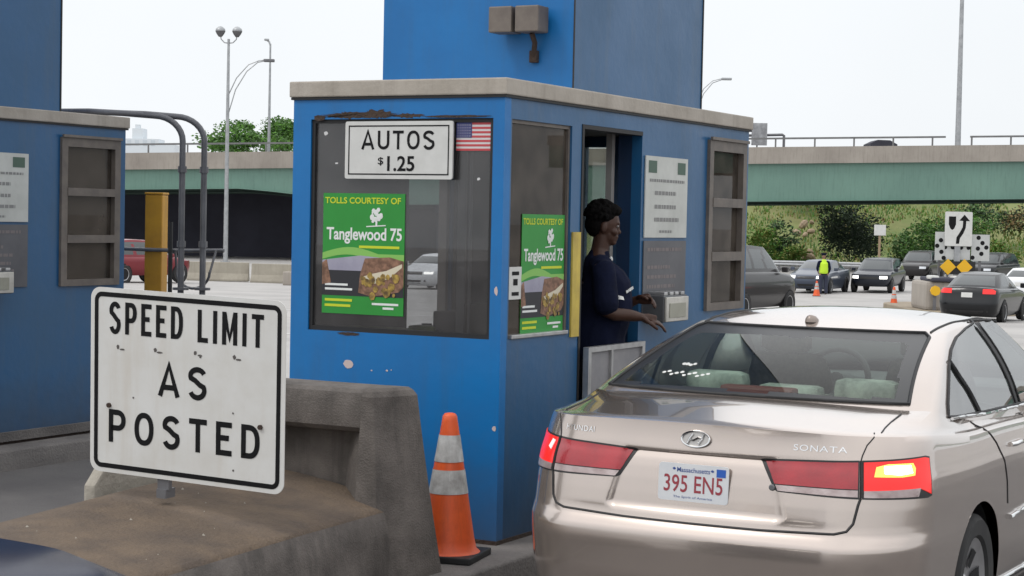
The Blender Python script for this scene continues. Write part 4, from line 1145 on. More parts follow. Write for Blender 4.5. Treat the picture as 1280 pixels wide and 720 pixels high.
for sgn in (1,-1):
    lit = sgn > 0
    t = patch("tail_light", [(.268,LT-.016),(.285,LT-.012),(.645,LT+.002),(.645,LBm-.004),(.352,LBm+.006),(.335,LBm+.014)], m_trim, sgn, .0015)
    patch("reflector", [(.288,LT-.020),(.640,LT-.006),(.640,LBm+.034),(.338,LBm+.036)], m_redlens, sgn, .004, parent=t)
    patch("clear_strip", [(.342,LBm+.032),(.640,LBm+.030),(.640,LBm+.004),(.356,LBm+.010)], m_clear, sgn, .0045, parent=t)
    t = patch("tail_light", [(.655,LT+.002),(.965,LT+.010),(1.0,LT+.004),(.985,LBm-.006),(.95,LBm-.012),(.655,LBm-.004)], m_trim, sgn, .0015)
    patch("lens", [(.660,LT-.006),(.955,LT+.004),(.988,LT-.002),(.972,LBm+.002),(.90,LBm+.028),(.660,LBm+.028)], m_redlit, sgn, .005, parent=t)
    patch("clear_strip", [(.660,LBm+.028),(.90,LBm+.030),(.885,LBm-.002),(.660,LBm+.002)], m_clear, sgn, .0055, parent=t)
    if lit:
        patch("bulb_glow", [(.705,LT-.024),(.75,LT-.014),(.872,LT-.014),(.882,LT-.035),(.872,LT-.062),(.81,LT-.066),(.695,LT-.062)], mat("lamp_amber_glow",(1,.6,.15),.3,emit=(1.0,.30,.03),estr=1.8), sgn, .0075, parent=t)
        patch("bulb_core", [(.735,LT-.022),(.855,LT-.022),(.860,LT-.052),(.80,LT-.057),(.735,LT-.050)], mat("lamp_core",(1,.95,.8),.3,emit=(1.0,.97,.86),estr=9.0), sgn, .0095, parent=t)
    else:
        patch("bulb_core", [(.675,LT-.02),(.70,LT-.016),(.715,LT-.05),(.69,LT-.06)], mat("lamp_glint",(1,.6,.6),.2,emit=(1.0,.35,.32),estr=1.2), sgn, .0075, parent=t)
        patch("bulb_core", [(.92,LBm+.03),(.945,LBm+.03),(.935,LBm+.0),(.91,LBm+.0)], m_clear, sgn, .0075, parent=t)
def gaptube(P, r_, n_=5):
    q = MB(); q.tube(P, r_, n_); obj("panel_gap", q, m_seal, SD, smooth=60)
def gapline(pts, sgn, r_=.0032, off=.0006):
    P = [lamp_ray(p[0], p[1], sgn) for p in dens(pts,.015)]
    P = [q[0]+q[1]*off for q in P if q is not None]
    if len(P) > 1: gaptube(P, r_, 5)
for sgn in (1,-1):
    gapline([(.650,LBm),(.642,.79),(.628,.72),(.608,.690),(.57,.678),(.3,.670),(0,.669)], sgn, .0055)
    gapline([(.650,LT),(.655,.98),(.672,1.02),(.70,1.050),(.71,1.062)], sgn)
    gapline([(.650,LBm),(.650,LT)], sgn, .005, .004)
    P = []
    for x,y in ((.70,.30),(.690,.38),(.685,.48),(.69,.60)):
        h_ = BVH.ray_cast(Vector((sgn*x,y,1.6)), Vector((0,0,-1)))
        if h_[0] is not None: P.append(h_[0]+Vector((0,0,.0006)))
    gaptube(P, .0035, 5)
    # bumper split from lamp corner to the arch, doors, fuel side
    for ln in ([(1.22,1.05),(1.30,1.0),(1.42,.93),(1.52,.84),(1.56,.74),(1.57,.64)], [(2.10,1.03),(2.13,.9),(2.12,.6),(2.06,.30)], [(3.28,.99),(3.36,.85),(3.36,.5),(3.30,.30)], [(1.60,.27),(2.0,.255),(3.3,.255)]):
        P = side_pts(dens(ln,.03), sgn, .0006, BVH); gaptube(P, .0036, 5)
# side rub strip with a bright lip, sill strip, handles, mirrors
for sgn in (1,-1):
    sm = MB(); sb = MB()
    sm.tube(side_pts(dens([(1.60,.575),(2.08,.585)],.04), sgn, .006, BVH), .013, 6); sm.tube(side_pts(dens([(2.12,.585),(3.25,.60)],.04), sgn, .006, BVH), .013, 6)
    sb.tube(side_pts(dens([(1.52,.295),(2.2,.275),(3.4,.275)],.04), sgn, .004, BVH), .010, 6)
    for ya in (1.66, 2.72):
        q = side_pts([(ya,.895),(ya+.03,.897),(ya+.10,.898),(ya+.18,.897),(ya+.21,.895)], sgn, .02, BVH)
        if len(q) == 5:
            q[0] -= Vector((sgn*.016,0,0)); q[4] -= Vector((sgn*.016,0,0)); hd = MB(); hd.tube(q, .011, 8); obj("door_handle", hd, m_chrome, SD, smooth=60)
    obj("rub_strip", sm, m_chrome, SD, smooth=60); obj("sill_strip", sb, m_chrome, SD, smooth=60)
for sgn in (1,-1):
    mm = MB(); mm.bbox((.86,3.10,.985),(1.07,3.20,1.125),.04, Matrix.Diagonal((sgn,1,1,1))); obj("door_mirror", mm, m_champ, SD, smooth=60)
# overhang lip above the plate, crease highlight is in the body; lock and plate
hl = MB()
pl_y = BVH.ray_cast(Vector((0,-1,.82)), Vector((0,1,0)))[0].y
P0 = thing("number_plate", None, None, (-.002, pl_y-.010, .752)); P0.parent = SD
P0.rotation_euler = (radians(-3),0,0)
b = MB(); b.prism(roundrect(-.1525,0,.1525,.152,.014), -.002, .002); obj("plate", b, mat("plate_white",(0.66,0.67,0.68),.4,col2=(0.58,0.60,0.63),scale=9), P0)
x = MB(); put_text(x,"395 EN5",-.128,.036,.128,.106,None,.003,.008,1.02); obj("digits", x, mat("plate_red",(0.30,0.045,0.06),.5), P0)
x = MB(); put_text(x,"Massachusetts",-.072,.118,.072,.137,None,.003,.008); put_text(x,"The Spirit of America",-.085,.010,.085,.022,None,.003,.0); 
for a_ in (-.085,.082): blob(x,a_,.130,.008,.006,.003,8,3)
obj("state_name", x, mat("plate_blue",(0.03,0.07,0.26),.5), P0)
x = MB(); rect(x,.100,.108,.140,.140,.003); obj("year_sticker", x, mat("sticker_blue",(0.02,0.10,0.42),.5), P0)
lk = MB(); yq = BVH.ray_cast(Vector((.335,-1,.835)), Vector((0,1,0)))[0].y
lk.lathe([(.013,0),(.013,.006),(.009,.008),(.001,.008)], Matrix.Translation((.328,yq,.838)) @ Matrix.Rotation(pi/2,4,'X'), 14); obj("boot_lock", lk, m_darksteel, SD)
# emblem: oval ring with a slanted letter
E_ = thing("emblem", None, None, (-.010, BVH.ray_cast(Vector((0,-1,.985)), Vector((0,1,0)))[0].y-.004, 1.004)); E_.parent = SD; E_.rotation_euler = (radians(-9),0,0)
x = MB(); x.tube([(.061*cos(2*pi*k/36), -.001, .032*sin(2*pi*k/36)) for k in range(36)], .0052, 6, True)
x.tube([(-.034,-.002,-.020),(-.026,-.002,.002),(-.012,-.002,.021)], .0045, 6); x.tube([(.012,-.002,-.021),(.026,-.002,-.002),(.034,-.002,.020)], .0045, 6); x.tube([(-.026,-.002,-.004),(-.010,-.002,-.006),(.010,-.002,.006),(.026,-.002,.004)], .0045, 6)
obj("ring", x, m_chrome, E_, smooth=60)
x = MB(); x.add([(.06*cos(2*pi*k/24), .002, .031*sin(2*pi*k/24)) for k in range(24)], [tuple(range(24))]); obj("ground", x, mat("emblem_silver",(0.5,0.48,0.46),.3,.6), E_)
def badge(s, x0, x1, z0, z1):
    vs, fs = text_mesh(s, .0, 1.1)
    ax = min(v[0] for v in vs); bx = max(v[0] for v in vs); ay = min(v[1] for v in vs); by = max(v[1] for v in vs); P = []
    for v in vs:
        xx = x0+(v[0]-ax)/(bx-ax)*(x1-x0); zz = z0+(v[1]-ay)/(by-ay)*(z1-z0)
        r_ = lamp_ray(abs(xx), zz, 1 if xx >= 0 else -1); P.append(r_[0]+r_[1]*.003)
    q = MB(); q.add(P, fs)
    n_ = len(P)
    return obj("badge", q, m_chrome, SD)
badge("SONATA", .40, .60, .988, 1.012); badge("HYUNDAI", -.62, -.48, .995, 1.018)
# rear shelf, cabin, seats, wheel
m_cab = mat("cabin_grey", (0.11,0.11,0.105), .8, col2=(0.09,0.09,0.085), scale=5); m_cabd = mat("cabin_dark", (0.03,0.03,0.03), .7); m_seat = mat("seat_cloth", (0.46,0.44,0.41), .9, col2=(0.15,0.145,0.135), scale=9)
q = MB(); q.box((-.62,.66,1.07),(.62,1.22,1.085)); q.box((-.70,1.22,.80),(.70,3.6,.82)); obj("cabin_floor", q, m_cab, SD)
q = MB(); q.bbox((-.66,3.05,.82),(.66,3.62,1.045),.05); obj("dashboard", q, m_cabd, SD)
for x in (-.36,.0,.36):
    q = MB(); q.bbox((x-.15,1.14,1.075),(x+.15,1.26,1.195 if x else 1.15),.045); obj("headrest", q, m_seat, SD, smooth=60)
q = MB(); q.bbox((-.64,1.24,.80),(.64,1.42,1.10),.05); obj("rear_seat", q, m_seat, SD, smooth=60)
for x in (-.36,.37):
    q = MB(); q.loft([[(x+.23*wx*cos(a)*(1 if abs(cos(a))<.9 else 1), y_+.065*sin(a), z_) for a in [2*pi*k/20 for k in range(20)]] for z_,y_,wx in ((.82,2.25,1.0),(1.0,2.21,1.02),(1.12,2.18,.98),(1.20,2.165,.86),(1.225,2.16,.7))])
    q.loft([[(x+.135*wx*cos(a), 2.12+.055*sin(a), z_) for a in [2*pi*k/16 for k in range(16)]] for z_,wx in ((1.235,.75),(1.255,1),(1.33,1.0),(1.365,.85),(1.375,.5))])
    for dx in (-.05,.05): q.cyl((x+dx,2.13,1.20),(x+dx,2.125,1.26),.007,n=6)
    obj("front_seat", q, m_seat, SD, smooth=60)
q = MB(); q.tube([(-.36+.185*cos(2*pi*k/28), 2.92+.07*sin(2*pi*k/28), 1.03+.17*sin(2*pi*k/28)) for k in range(28)], .017, 8, True); q.cyl((-.36,2.92,1.03),(-.36,3.08,.99),.05,.08)
obj("steering_wheel", q, m_cabd, SD, smooth=60)
q = MB(); q.bbox((-.17,.74,1.086),(.17,.82,1.172),.014); obj("brake_light", q, mat("third_lamp",(0.20,0.05,0.045),.4), SD)
q = MB(); q.bbox((-.11,2.78,1.335),(.11,2.80,1.40),.01); obj("rear_view_mirror", q, m_cabd, SD)
q = MB()
for k in range(11): blob(q,-.46+.022*k,1.205+.006*sin(k*2.1),.013,.005,.0,7,k)
for k in range(4): blob(q,-.40+.018*k,1.24+.006*sin(k*3),.013,.006,.0,7,k+30)
q.v = [tuple(p_+Vector((0,-.002,.002))) for p_ in [(BVG.ray_cast(Vector((v[0],-1,v[2])),Vector((0,1,0)))[0] or Vector(v)) for v in q.v]]
obj("window_sticker", q, m_signw, SD)
ng = MB(); ng.bbox((-.015,.011,.47),(.0,.03,.485),.003); obj("bumper_plug", ng, m_trim, SD)
# ---------------------------------------------------------------- people
def skin_mesh(chains, sub=1):
    """chains: list of (points, radii, parent_index or None) -> closed tapered limbs, to be fused into one skin"""
    m = MB(); allp = []; allr = []
    for pts, rad, par in chains:
        P = [Vector(p) for p in pts]; R_ = [r if isinstance(r, tuple) else (r, r) for r in rad]
        allp += P; allr += R_
        if par is not None:
            q0 = allp[par]; P = [q0.lerp(P[0], .45)]+P; R_ = [R_[0]]+R_
        # smooth the chain: Catmull-Rom with three steps per bone
        Q, S = [], []
        for i in range(len(P)-1):
            p0, p1, p2, p3 = P[max(i-1,0)], P[i], P[i+1], P[min(i+2,len(P)-1)]
            for k in range(3):
                t = k/3; tt = t*.8+.2*t*t*(3-2*t)
                Q.append(p1.lerp(p2, t)+((p2-p0)*(t-2*t*t+t**3)+(p3-p1)*(t**3-t*t))*.18); S.append(tuple(lerp(R_[i][j], R_[i+1][j], tt) for j in (0,1)))
        Q.append(P[-1]); S.append(R_[-1])
        d0 = (Q[1]-Q[0]).normalized(); d1 = (Q[-1]-Q[-2]).normalized(); e0, e1 = min(S[0]), min(S[-1])
        Q = [Q[0]-d0*e0*.85, Q[0]-d0*e0*.5]+Q+[Q[-1]+d1*e1*.5, Q[-1]+d1*e1*.85]
        S = [tuple(x*.35 for x in S[0]), tuple(x*.82 for x in S[0])]+S+[tuple(x*.82 for x in S[-1]), tuple(x*.35 for x in S[-1])]
        L = []; n = 14
        for i, p in enumerate(Q):
            d = (Q[min(i+1,len(Q)-1)]-Q[max(i-1,0)]).normalized(); y = Vector((0,1,0)); bb = y-d*y.dot(d)
            if bb.length < .2: bb = Vector((1,0,0))-d*d.x
            bb.normalize(); aa = bb.cross(d)
            L.append([p+aa*S[i][0]*cos(2*pi*k/n)+bb*S[i][1]*sin(2*pi*k/n) for k in range(n)])
        m.loft(L)
    return m

def fuse(parts, voxel, smooth=3):
    """join meshes / MBs and remesh them into one continuous skin"""
    m = MB()
    for p in parts:
        if isinstance(p, MB): m.add(p.v, p.f)
        else: m.add([tuple(v.co) for v in p.vertices], [tuple(f.vertices) for f in p.polygons])
    o = obj("k", m, m_black)
    r = o.modifiers.new("r", 'REMESH'); r.mode = 'VOXEL'; r.voxel_size = voxel
    if smooth:
        s = o.modifiers.new("s", 'SMOOTH'); s.iterations = smooth; s.factor = .5
    me = evaluated(o); bpy.data.objects.remove(o); return me

def meshobj(name, me, m, parent):
    me.name = name; me.materials.clear(); me.materials.append(m)
    me.polygons.foreach_set('use_smooth', [True]*len(me.polygons))
    o = bpy.data.objects.new(name, me); link(o, parent); return o

def ellipsoid(c, r, n=16, T=None):
    m = MB(); vs = []; k = n//2
    for j in range(1, k):
        t = pi*j/k
        for i in range(n): a = 2*pi*i/n; vs.append((c[0]+r[0]*sin(t)*cos(a), c[1]+r[1]*sin(t)*sin(a), c[2]+r[2]*cos(t)))
    vs += [(c[0],c[1],c[2]+r[2]), (c[0],c[1],c[2]-r[2])]; nt_ = len(vs)-2
    fs = [(j*n+i, (j+1)*n+i, (j+1)*n+(i+1)%n, j*n+(i+1)%n) for j in range(k-2) for i in range(n)]
    fs += [(nt_, i, (i+1)%n) for i in range(n)]+[(nt_+1, (k-2)*n+(i+1)%n, (k-2)*n+i) for i in range(n)]
    return m.add(vs, fs, T)

def head(c, tilt=0.0, s=1.0):
    """face looks to +x; c = centre of the skull"""
    T_ = tr(*c) @ Matrix.Rotation(tilt, 4, 'Y') @ Matrix.Scale(s, 4)
    P = [ellipsoid((-.008,0,.015),(.096,.074,.105),20,T_), ellipsoid((.030,0,-.055),(.058,.056,.066),16,T_), ellipsoid((.060,0,-.098),(.028,.030,.022),12,T_),
         ellipsoid((.088,0,-.030),(.020,.017,.016),12,T_), ellipsoid((.080,0,-.006),(.015,.012,.030),12,T_), ellipsoid((.080,0,-.062),(.016,.025,.008),12,T_), ellipsoid((.077,0,-.078),(.016,.022,.009),12,T_),
         ellipsoid((.072,0,.024),(.020,.050,.012),12,T_)]
    for q in (1,-1): P += [ellipsoid((-.012,q*.076,-.018),(.020,.010,.034),12,T_), ellipsoid((.058,q*.044,-.034),(.026,.020,.022),12,T_)]
    return P, T_

def hand_chains(wr, d, palm_n, curl=.5, L_=.19):
    """palm and five fingers from wrist wr along direction d; palm_n is the way the palm faces"""
    d = Vector(d).normalized(); nrm = Vector(palm_n).normalized(); sd = d.cross(nrm).normalized(); wr = Vector(wr)
    C = [([wr, wr+d*L_*.22, wr+d*L_*.45], [(.024,.018),(.034,.016),(.036,.014)], None)]
    out = [skin_mesh(C)]
    for k, (o, ln) in enumerate(((-.030,.36),(-.010,.42),(.010,.40),(.029,.31))):
        p = wr+d*L_*.45+sd*o; pts = [p-d*.02]; a = curl*.35; q = p
        for j, f in enumerate((.45,.31,.24)):
            a += curl*(.35 if j == 0 else .55); q = q+(d*cos(a)+nrm*sin(a))*L_*ln*f*1.15; pts.append(q)
        out.append(skin_mesh([(pts, [.0095,.0092,.0085,.0075], None)]))
    p = wr+d*L_*.14-sd*.026; t1 = p+(d*.65-sd*.6+nrm*.35).normalized()*.038; t2 = t1+(d*.9-sd*.12+nrm*.45).normalized()*.032; t3 = t2+(d*.9+sd*.15+nrm*.5).normalized()*.024
    out.append(skin_mesh([([p-d*.01, t1, t2, t3], [.015,.012,.011,.009], None)]))
    return out

m_skin = mat("dark_brown_skin", (0.062,0.029,0.019), .5, col2=(0.05,0.023,0.015), scale=14, spec=.35)
m_skin2 = mat("brown_skin", (0.26,0.14,0.09), .55)
m_hair = mat("black_hair", (0.005,0.0045,0.0045), .85, bump=.6, bscale=120, spec=.08)
m_navy = mat("navy_cotton", (0.006,0.009,0.028), .9, col2=(0.004,0.006,0.018), spec=.15, scale=6, bump=.6, bscale=11)
m_trous = mat("dark_trousers", (0.012,0.012,0.016), .9)

ATT_LOC = (-4.79, 9.985, .25)
def attendant():
    # local: faces +x, z=0 at the soles
    n = thing("person", "toll attendant in a navy T-shirt reaching out of the booth doorway", "person", ATT_LOC, radians(30)); n.scale = (.965,.965,.965)
    sh_r, sh_l = Vector((.02,-.19,1.40)), Vector((.03,.18,1.40))
    el_r, wr_r = Vector((.045,-.225,1.135)), Vector((.262,-.19,1.105))
    el_l, wr_l = Vector((.08,.23,1.12)), Vector((.26,.08,1.20))
    parts = [skin_mesh([([(0,0,.95),(0,0,1.12),(.01,0,1.30),(.0,0,1.44),(.012,0,1.52),(.025,0,1.60)], [(.13,.155),(.12,.14),(.115,.15),(.06,.11),(.055,.055),(.055,.055)], None),
                        ([sh_r, el_r, wr_r-(wr_r-el_r)*.35, wr_r], [.055,.043,.038,.026], 3), ([sh_l, el_l, wr_l-(wr_l-el_l)*.35, wr_l], [.055,.043,.038,.026], 3),
                        ([(0,-.10,.90),(.02,-.11,.50),(-.01,-.11,.09),(.11,-.12,.045),(.17,-.12,.04)], [.095,.065,.045,.04,.035], 0), ([(0,.10,.90),(.02,.11,.50),(-.01,.11,.09),(.11,.12,.045),(.17,.12,.04)], [.095,.065,.045,.04,.035], 0)])]
    hp, HT = head((.040,0,1.665), radians(8)); parts += hp
    parts += hand_chains(wr_r, (.93,.10,-.22), (0,.25,-1), .55) + hand_chains(wr_l, (.8,-.5,.1), (-.2,-.6,-.8), .9)
    meshobj("body", fuse(parts, .0062, 2), m_skin, n)
    sp = [skin_mesh([([(0,0,.86),(.005,0,1.0),(.045,0,1.15),(.045,0,1.29),(.0,0,1.42),(.008,0,1.475)], [(.180,.195),(.180,.190),(.182,.180),(.165,.172),(.095,.145),(.070,.074)], None),
                     ([sh_r, sh_r.lerp(el_r,.45), sh_r.lerp(el_r,.84)], [.074,.076,.080], 4), ([sh_l, sh_l.lerp(el_l,.45), sh_l.lerp(el_l,.84)], [.074,.076,.080], 4)])]
    meshobj("shirt", fuse(sp, .010, 2), m_navy, n)
    tp = [skin_mesh([([(0,0,.93),(0,0,.86)], [(.14,.17),(.14,.17)], None), ([(0,-.10,.82),(.02,-.11,.50),(-.01,-.11,.10)], [.115,.088,.075], 1), ([(0,.10,.82),(.02,.11,.50),(-.01,.11,.10)], [.115,.088,.075], 1)])]
    meshobj("trousers", fuse(tp, .014, 2), m_trous, n)
    sp = [skin_mesh([([(-.04,y,.045),(.06,y,.05),(.17,y,.042),(.20,y,.04)], [(.05,.05),(.052,.05),(.048,.04),(.03,.03)], None)]) for y in (-.115,.115)]
    meshobj("shoes", fuse(sp, .010, 1), m_black, n)
    hr = [ellipsoid((-.032,0,.062),(.098,.092,.085),18,HT), ellipsoid((-.062,0,.005),(.068,.086,.090),16,HT), ellipsoid((.022,0,.098),(.070,.074,.044),14,HT)]
    r_ = random.Random(5)
    for k in range(170):
        a, b_ = r_.uniform(0,2*pi), r_.uniform(.15,1.7); v = Vector((-.035+.104*sin(b_)*cos(a), .096*sin(b_)*sin(a), .045+.108*cos(b_)))
        if v.x > .045 and v.z < .07: continue
        hr.append(ellipsoid(v, (.013,.013,.013), 6, HT))
    meshobj("hair", fuse(hr, .0055, 1), m_hair, n)
    em = MB()
    for q in (1,-1): em.add(*[(lambda e: (e.v, e.f))(ellipsoid((.0755,q*.034,.004),(.010,.012,.0075),10,HT))][0])
    obj("eyes", em, mat("eye_white",(0.22,0.20,0.19),.4), n, smooth=60)
    em = MB()
    for q in (1,-1): em.add(*[(lambda e: (e.v, e.f))(ellipsoid((.0835,q*.034,.004),(.004,.0055,.0055),10,HT))][0])
    obj("pupils", em, m_hair, n, smooth=60)
    # small white print on the chest, near the right arm
    x = MB(); T_ = Matrix.Translation((.196,-.085,1.265)) @ Matrix.Rotation(radians(58),4,'Z') @ Matrix.Rotation(radians(-10),4,'X') @ Matrix.Rotation(radians(-14),4,'Y')
    r2 = random.Random(3); xx = -.055
    while xx < .05: w_ = r2.uniform(.008,.016); rect(x, xx, -.008+r2.uniform(0,.004), xx+w_, .010+r2.uniform(0,.005), .001, T_); xx += w_+.003
    obj("shirt_print", x, m_signw, n)
    x = MB(); x.add(*[(lambda e: (e.v, e.f))(ellipsoid((.075,-.075,1.455),(.012,.012,.018),10))][0]); obj("collar_pin", x, m_signw, n, smooth=60)
    return n
ATT = attendant()
RC_LOC = (-4.60, 9.865, 1.395)
def receipt():
    q = MB(); vs = []
    for i in range(9):
        t = i/8; vs += [(-.045+.09*t, .012*sin(5*t), .0+.022*sin(2.6*t)), (-.045+.09*t, .02+.012*sin(5*t+1), .028+.022*sin(2.6*t+.4))]
    q.add(vs, [(2*i,2*i+1,2*i+3,2*i+2) for i in range(8)])
    o = obj("receipt", q, m_signw, None, RC_LOC, (0,radians(-14),radians(28)), smooth=60)
    tag(o, "small white curled receipt held in the attendant's other hand", "receipt")
receipt()

def officer(loc, rotz):
    n = thing("person", "officer in a lime yellow vest standing on the road by the cones, seen from behind", "person", loc, rotz)
    parts = [skin_mesh([([(0,0,.95),(0,0,1.15),(.01,0,1.35),(0,0,1.47),(.01,0,1.55),(.02,0,1.62)], [(.12,.16),(.12,.16),(.12,.17),(.06,.11),(.055,.055),(.055,.055)], None),
                        ([(.0,-.20,1.42),(-.02,-.27,1.14),(.10,-.24,.92)], [.06,.045,.032], 3), ([(.0,.20,1.42),(-.02,.28,1.16),(.12,.22,1.0)], [.06,.045,.032], 3),
                        ([(0,-.10,.90),(.01,-.12,.50),(-.01,-.13,.08),(.11,-.14,.045)], [.095,.07,.05,.04], 0), ([(0,.10,.90),(.01,.12,.50),(-.01,.13,.08),(.11,.14,.045)], [.095,.07,.05,.04], 0)])]
    hp, HT = head((.03,0,1.68), 0.05); parts += hp
    parts += hand_chains(Vector((.10,-.24,.92)), (.3,0,-1), (.5,1,0), .5)+hand_chains(Vector((.12,.22,1.0)), (.7,-.3,-.5), (0,-1,-.3), .6)
    meshobj("body", fuse(parts, .009, 2), m_skin2, n)
    s = [skin_mesh([([(0,0,.90),(0,0,1.15),(.01,0,1.35),(0,0,1.46)], [(.14,.18),(.14,.18),(.145,.19),(.085,.13)], None), ([(.0,-.20,1.42),(-.02,-.27,1.15),(.05,-.255,1.0)], [.078,.062,.05], 3), ([(.0,.20,1.42),(-.02,.28,1.17),(.06,.245,1.07)], [.078,.062,.05], 3)])]
    meshobj("jacket", fuse(s, .014, 2), m_navy, n)
    s = [skin_mesh([([(0,0,.99),(0,0,1.15),(.01,0,1.36),(0,0,1.47)], [(.165,.20),(.16,.195),(.165,.20),(.10,.15)], None)])]
    meshobj("vest", fuse(s, .014, 2), mat("lime_vest",(0.50,0.75,0.03),.7), n)
    s = [skin_mesh([([(0,0,.93),(0,0,.86)], [(.13,.17),(.13,.17)], None), ([(0,-.10,.82),(.01,-.12,.50),(-.01,-.13,.10)], [.11,.09,.075], 1), ([(0,.10,.82),(.01,.12,.50),(-.01,.13,.10)], [.11,.09,.075], 1)])]
    meshobj("trousers", fuse(s, .016, 2), mat("slate_trousers",(0.03,0.035,0.06),.9), n)
    c = MB(); c.lathe([(.105,0),(.11,.03),(.13,.075),(.12,.10),(.02,.108)], HT @ Matrix.Translation((-.005,0,.05)), 18); c.loft([[(.06+.09*k_, y, z) for y, z in ((-.085,.05),(.085,.05),(.085,.058),(-.085,.058))] for k_ in (0,1)])
    obj("cap", c, m_navy, n, smooth=50)
    return n
# ---------------------------------------------------------------- things standing beyond the booths
def gp(X, Z):
    """point on the ground X m to the right at Z m along the view"""
    p = FH*Z + RH*X; return Vector((p.x, p.y, ground_z(p.y)))
def px(x, Z): return (x-640)/2300*Z

# amber bollard post and bent conduits at the end of the left booth
BO = thing("bollard", "tall square amber yellow post at the end of the left booth", "bollard", (-9.83, 12.03, .15), radians(20))
b = MB(); b.bbox((-.075,-.075,0),(.075,.075,1.87),.012); obj("post", b, m_bollard, BO)
b = MB(); b.bbox((-.079,-.079,1.872),(.079,.079,1.89),.006); obj("cap", b, m_bollard, BO)
b = MB(); b.bbox((-.15,-.15,0),(.15,.15,.03),.006); obj("base_plate", b, m_darksteel, BO)
for k,(y,dx,lab) in enumerate(((11.78,0,"left of the two dark bent conduits from the left booth's roof to the ground"),(11.90,.125,"right of the two dark bent conduits from the left booth's roof"))):
    n = thing("conduit_pipe", lab, "conduit", (0,0,0), 0, "bent conduits beside the left booth")
    xe = -9.37+dx; P = [(-10.35+.1*k,11.25+.1*k,2.665+.0*k),(-10.0,11.38+.1*k,2.672),(-9.75+dx,y-.28,2.662)]
    P += [(xe-.20+.20*sin(a), y-.11+.11*sin(a), 2.45+.20*cos(a)) for a in [pi/2*i/8 for i in range(9)]]
    P += [(xe,y,2.2),(xe,y,1.2),(xe,y,.16)]
    q = MB(); q.tube(P, .025, 10); obj("pipe", q, m_darksteel, n, smooth=60)
    q = MB()
    for z in (1.6,2.2): q.cyl((xe,y,z),(xe,y,z+.05),.036,n=10)
    q.cyl((xe,y,.15),(xe,y,.18),.08,n=12); q.cyl((xe,y,1.255),(xe,y,1.275),.065,n=12); obj("collar", q, m_darksteel, n, smooth=60)
n = thing("lane_gate_arm", "thin dark cross bar with hooks beside the amber post", "gate arm", (0,0,0))
q = MB(); q.tube([(-10.02,11.86,1.57),(-9.55,12.02,1.565),(-9.20,12.12,1.575)], .016, 8); q.tube([(-10.02,11.86,1.57),(-10.09,11.83,1.62),(-10.10,11.82,1.70),(-10.07,11.84,1.73)], .012, 6)
obj("bar", q, m_darksteel, n, smooth=60)
q = MB(); q.cyl((-9.60,11.93,.15),(-9.60,11.93,1.80),.018,n=8); q.cyl((-9.60,11.93,.15),(-9.60,11.93,.17),.06); obj("stand", q, m_black, n)
q = MB(); q.tube([(-9.42+.17*cos(a), 12.0, 1.40+.14*sin(a)) for a in [pi*.95+pi*1.05*i/12 for i in range(13)]], .012, 6); q.tube([(-9.59,12.0,1.42),(-9.59,11.98,1.575)], .010, 6); q.tube([(-9.25,12.0,1.39),(-9.25,12.08,1.575)], .010, 6); obj("hook", q, m_darksteel, n, smooth=60)

# concrete barrier lengths
m_jersey = mat("jersey_concrete", (0.36,0.33,0.27), .85, col2=(0.27,0.245,0.20), scale=1.2, streak=((.15,.13,.11),.4))
def jersey(loc, rotz, L_, lab):
    n = thing("concrete_barrier", lab, "barrier", loc, rotz, "concrete barriers at the foot of the overpass")
    prof = [(-.30,0),(.30,0),(.30,.08),(.15,.33),(.09,.80),(-.09,.80),(-.15,.33),(-.30,.08)]
    b = MB(); b.loft([[(x,y,z) for y,z in prof] for x in (0,L_)]); obj("segment", b, m_jersey, n, bevel=.02); return n
for X, Z, L_, a, lab in ((px(234,78),78,2.6,0,"left length of pale concrete barrier behind the red van"),(px(312,77),77.6,2.2,-8,"right length of pale concrete barrier, tapering behind the blue booth"),(px(380,77),77,4,0,"pale concrete barrier length hidden mostly behind the blue booth")):
    jersey(gp(X,Z), CAMYAW+radians(a), L_, lab)
n = thing("rubble_block", "small white block lying by the concrete barrier's end", "block", gp(px(362,74),74), .3)
b = MB(); b.bbox((-.25,-.2,0),(.25,.2,.55),.05); obj("block", b, m_parapet, n)

# lamp poles
def lamp_pole_double():
    n = thing("street_lamp", "tall silver lamp pole with two bulbs and a side arm, left of the booth", "street lamp", gp(px(281,110),110)+Vector((0,0,-.0)), CAMYAW)
    h_ = 14.0
    p = MB(); p.cyl((0,0,0),(0,0,h_-.6),.15,.075,10); p.cyl((0,0,0),(0,0,.15),.3,n=10); obj("pole", p, m_steel, n, smooth=60)
    a = MB()
    for s in (1,-1): a.tube([(0,0,h_-.85),(s*.25,0,h_-.82),(s*.45,0,h_-.62),(s*.5,0,h_-.35)], .035, 6)
    obj("bracket", a, m_steel, n, smooth=60)
    for s in (1,-1):
        l = MB(); l.lathe([(.06,-.30),(.20,-.18),(.30,0),(.27,.12),(.12,.24),(.02,.27)], tr(s*.5,0,h_-.12), 14); obj("lamp_head", l, m_steel, n, smooth=60)
        l = MB(); l.lathe([(.10,-.36),(.22,-.20),(.305,-.03)], tr(s*.5,0,h_-.12), 14); obj("lamp_shade", l, m_darksteel, n, smooth=60)
    a = MB(); a.tube([(0,0,h_-5.2),(.45,0,h_-3.6),(1.1,0,h_-2.5),(1.75,0,h_-1.95),(2.2,0,h_-1.85)], .035, 6); a.tube([(0,0,h_-4.0),(.5,0,h_-2.9),(1.2,0,h_-2.1),(1.8,0,h_-1.85),(2.2,0,h_-1.8)], .035, 6); obj("arm", a, m_steel, n, smooth=60)
    l = MB(); l.bbox((2.1,-.15,h_-1.92),(2.75,.15,h_-1.74),.05); obj("arm_lamp", l, m_darksteel, n)
lamp_pole_double()
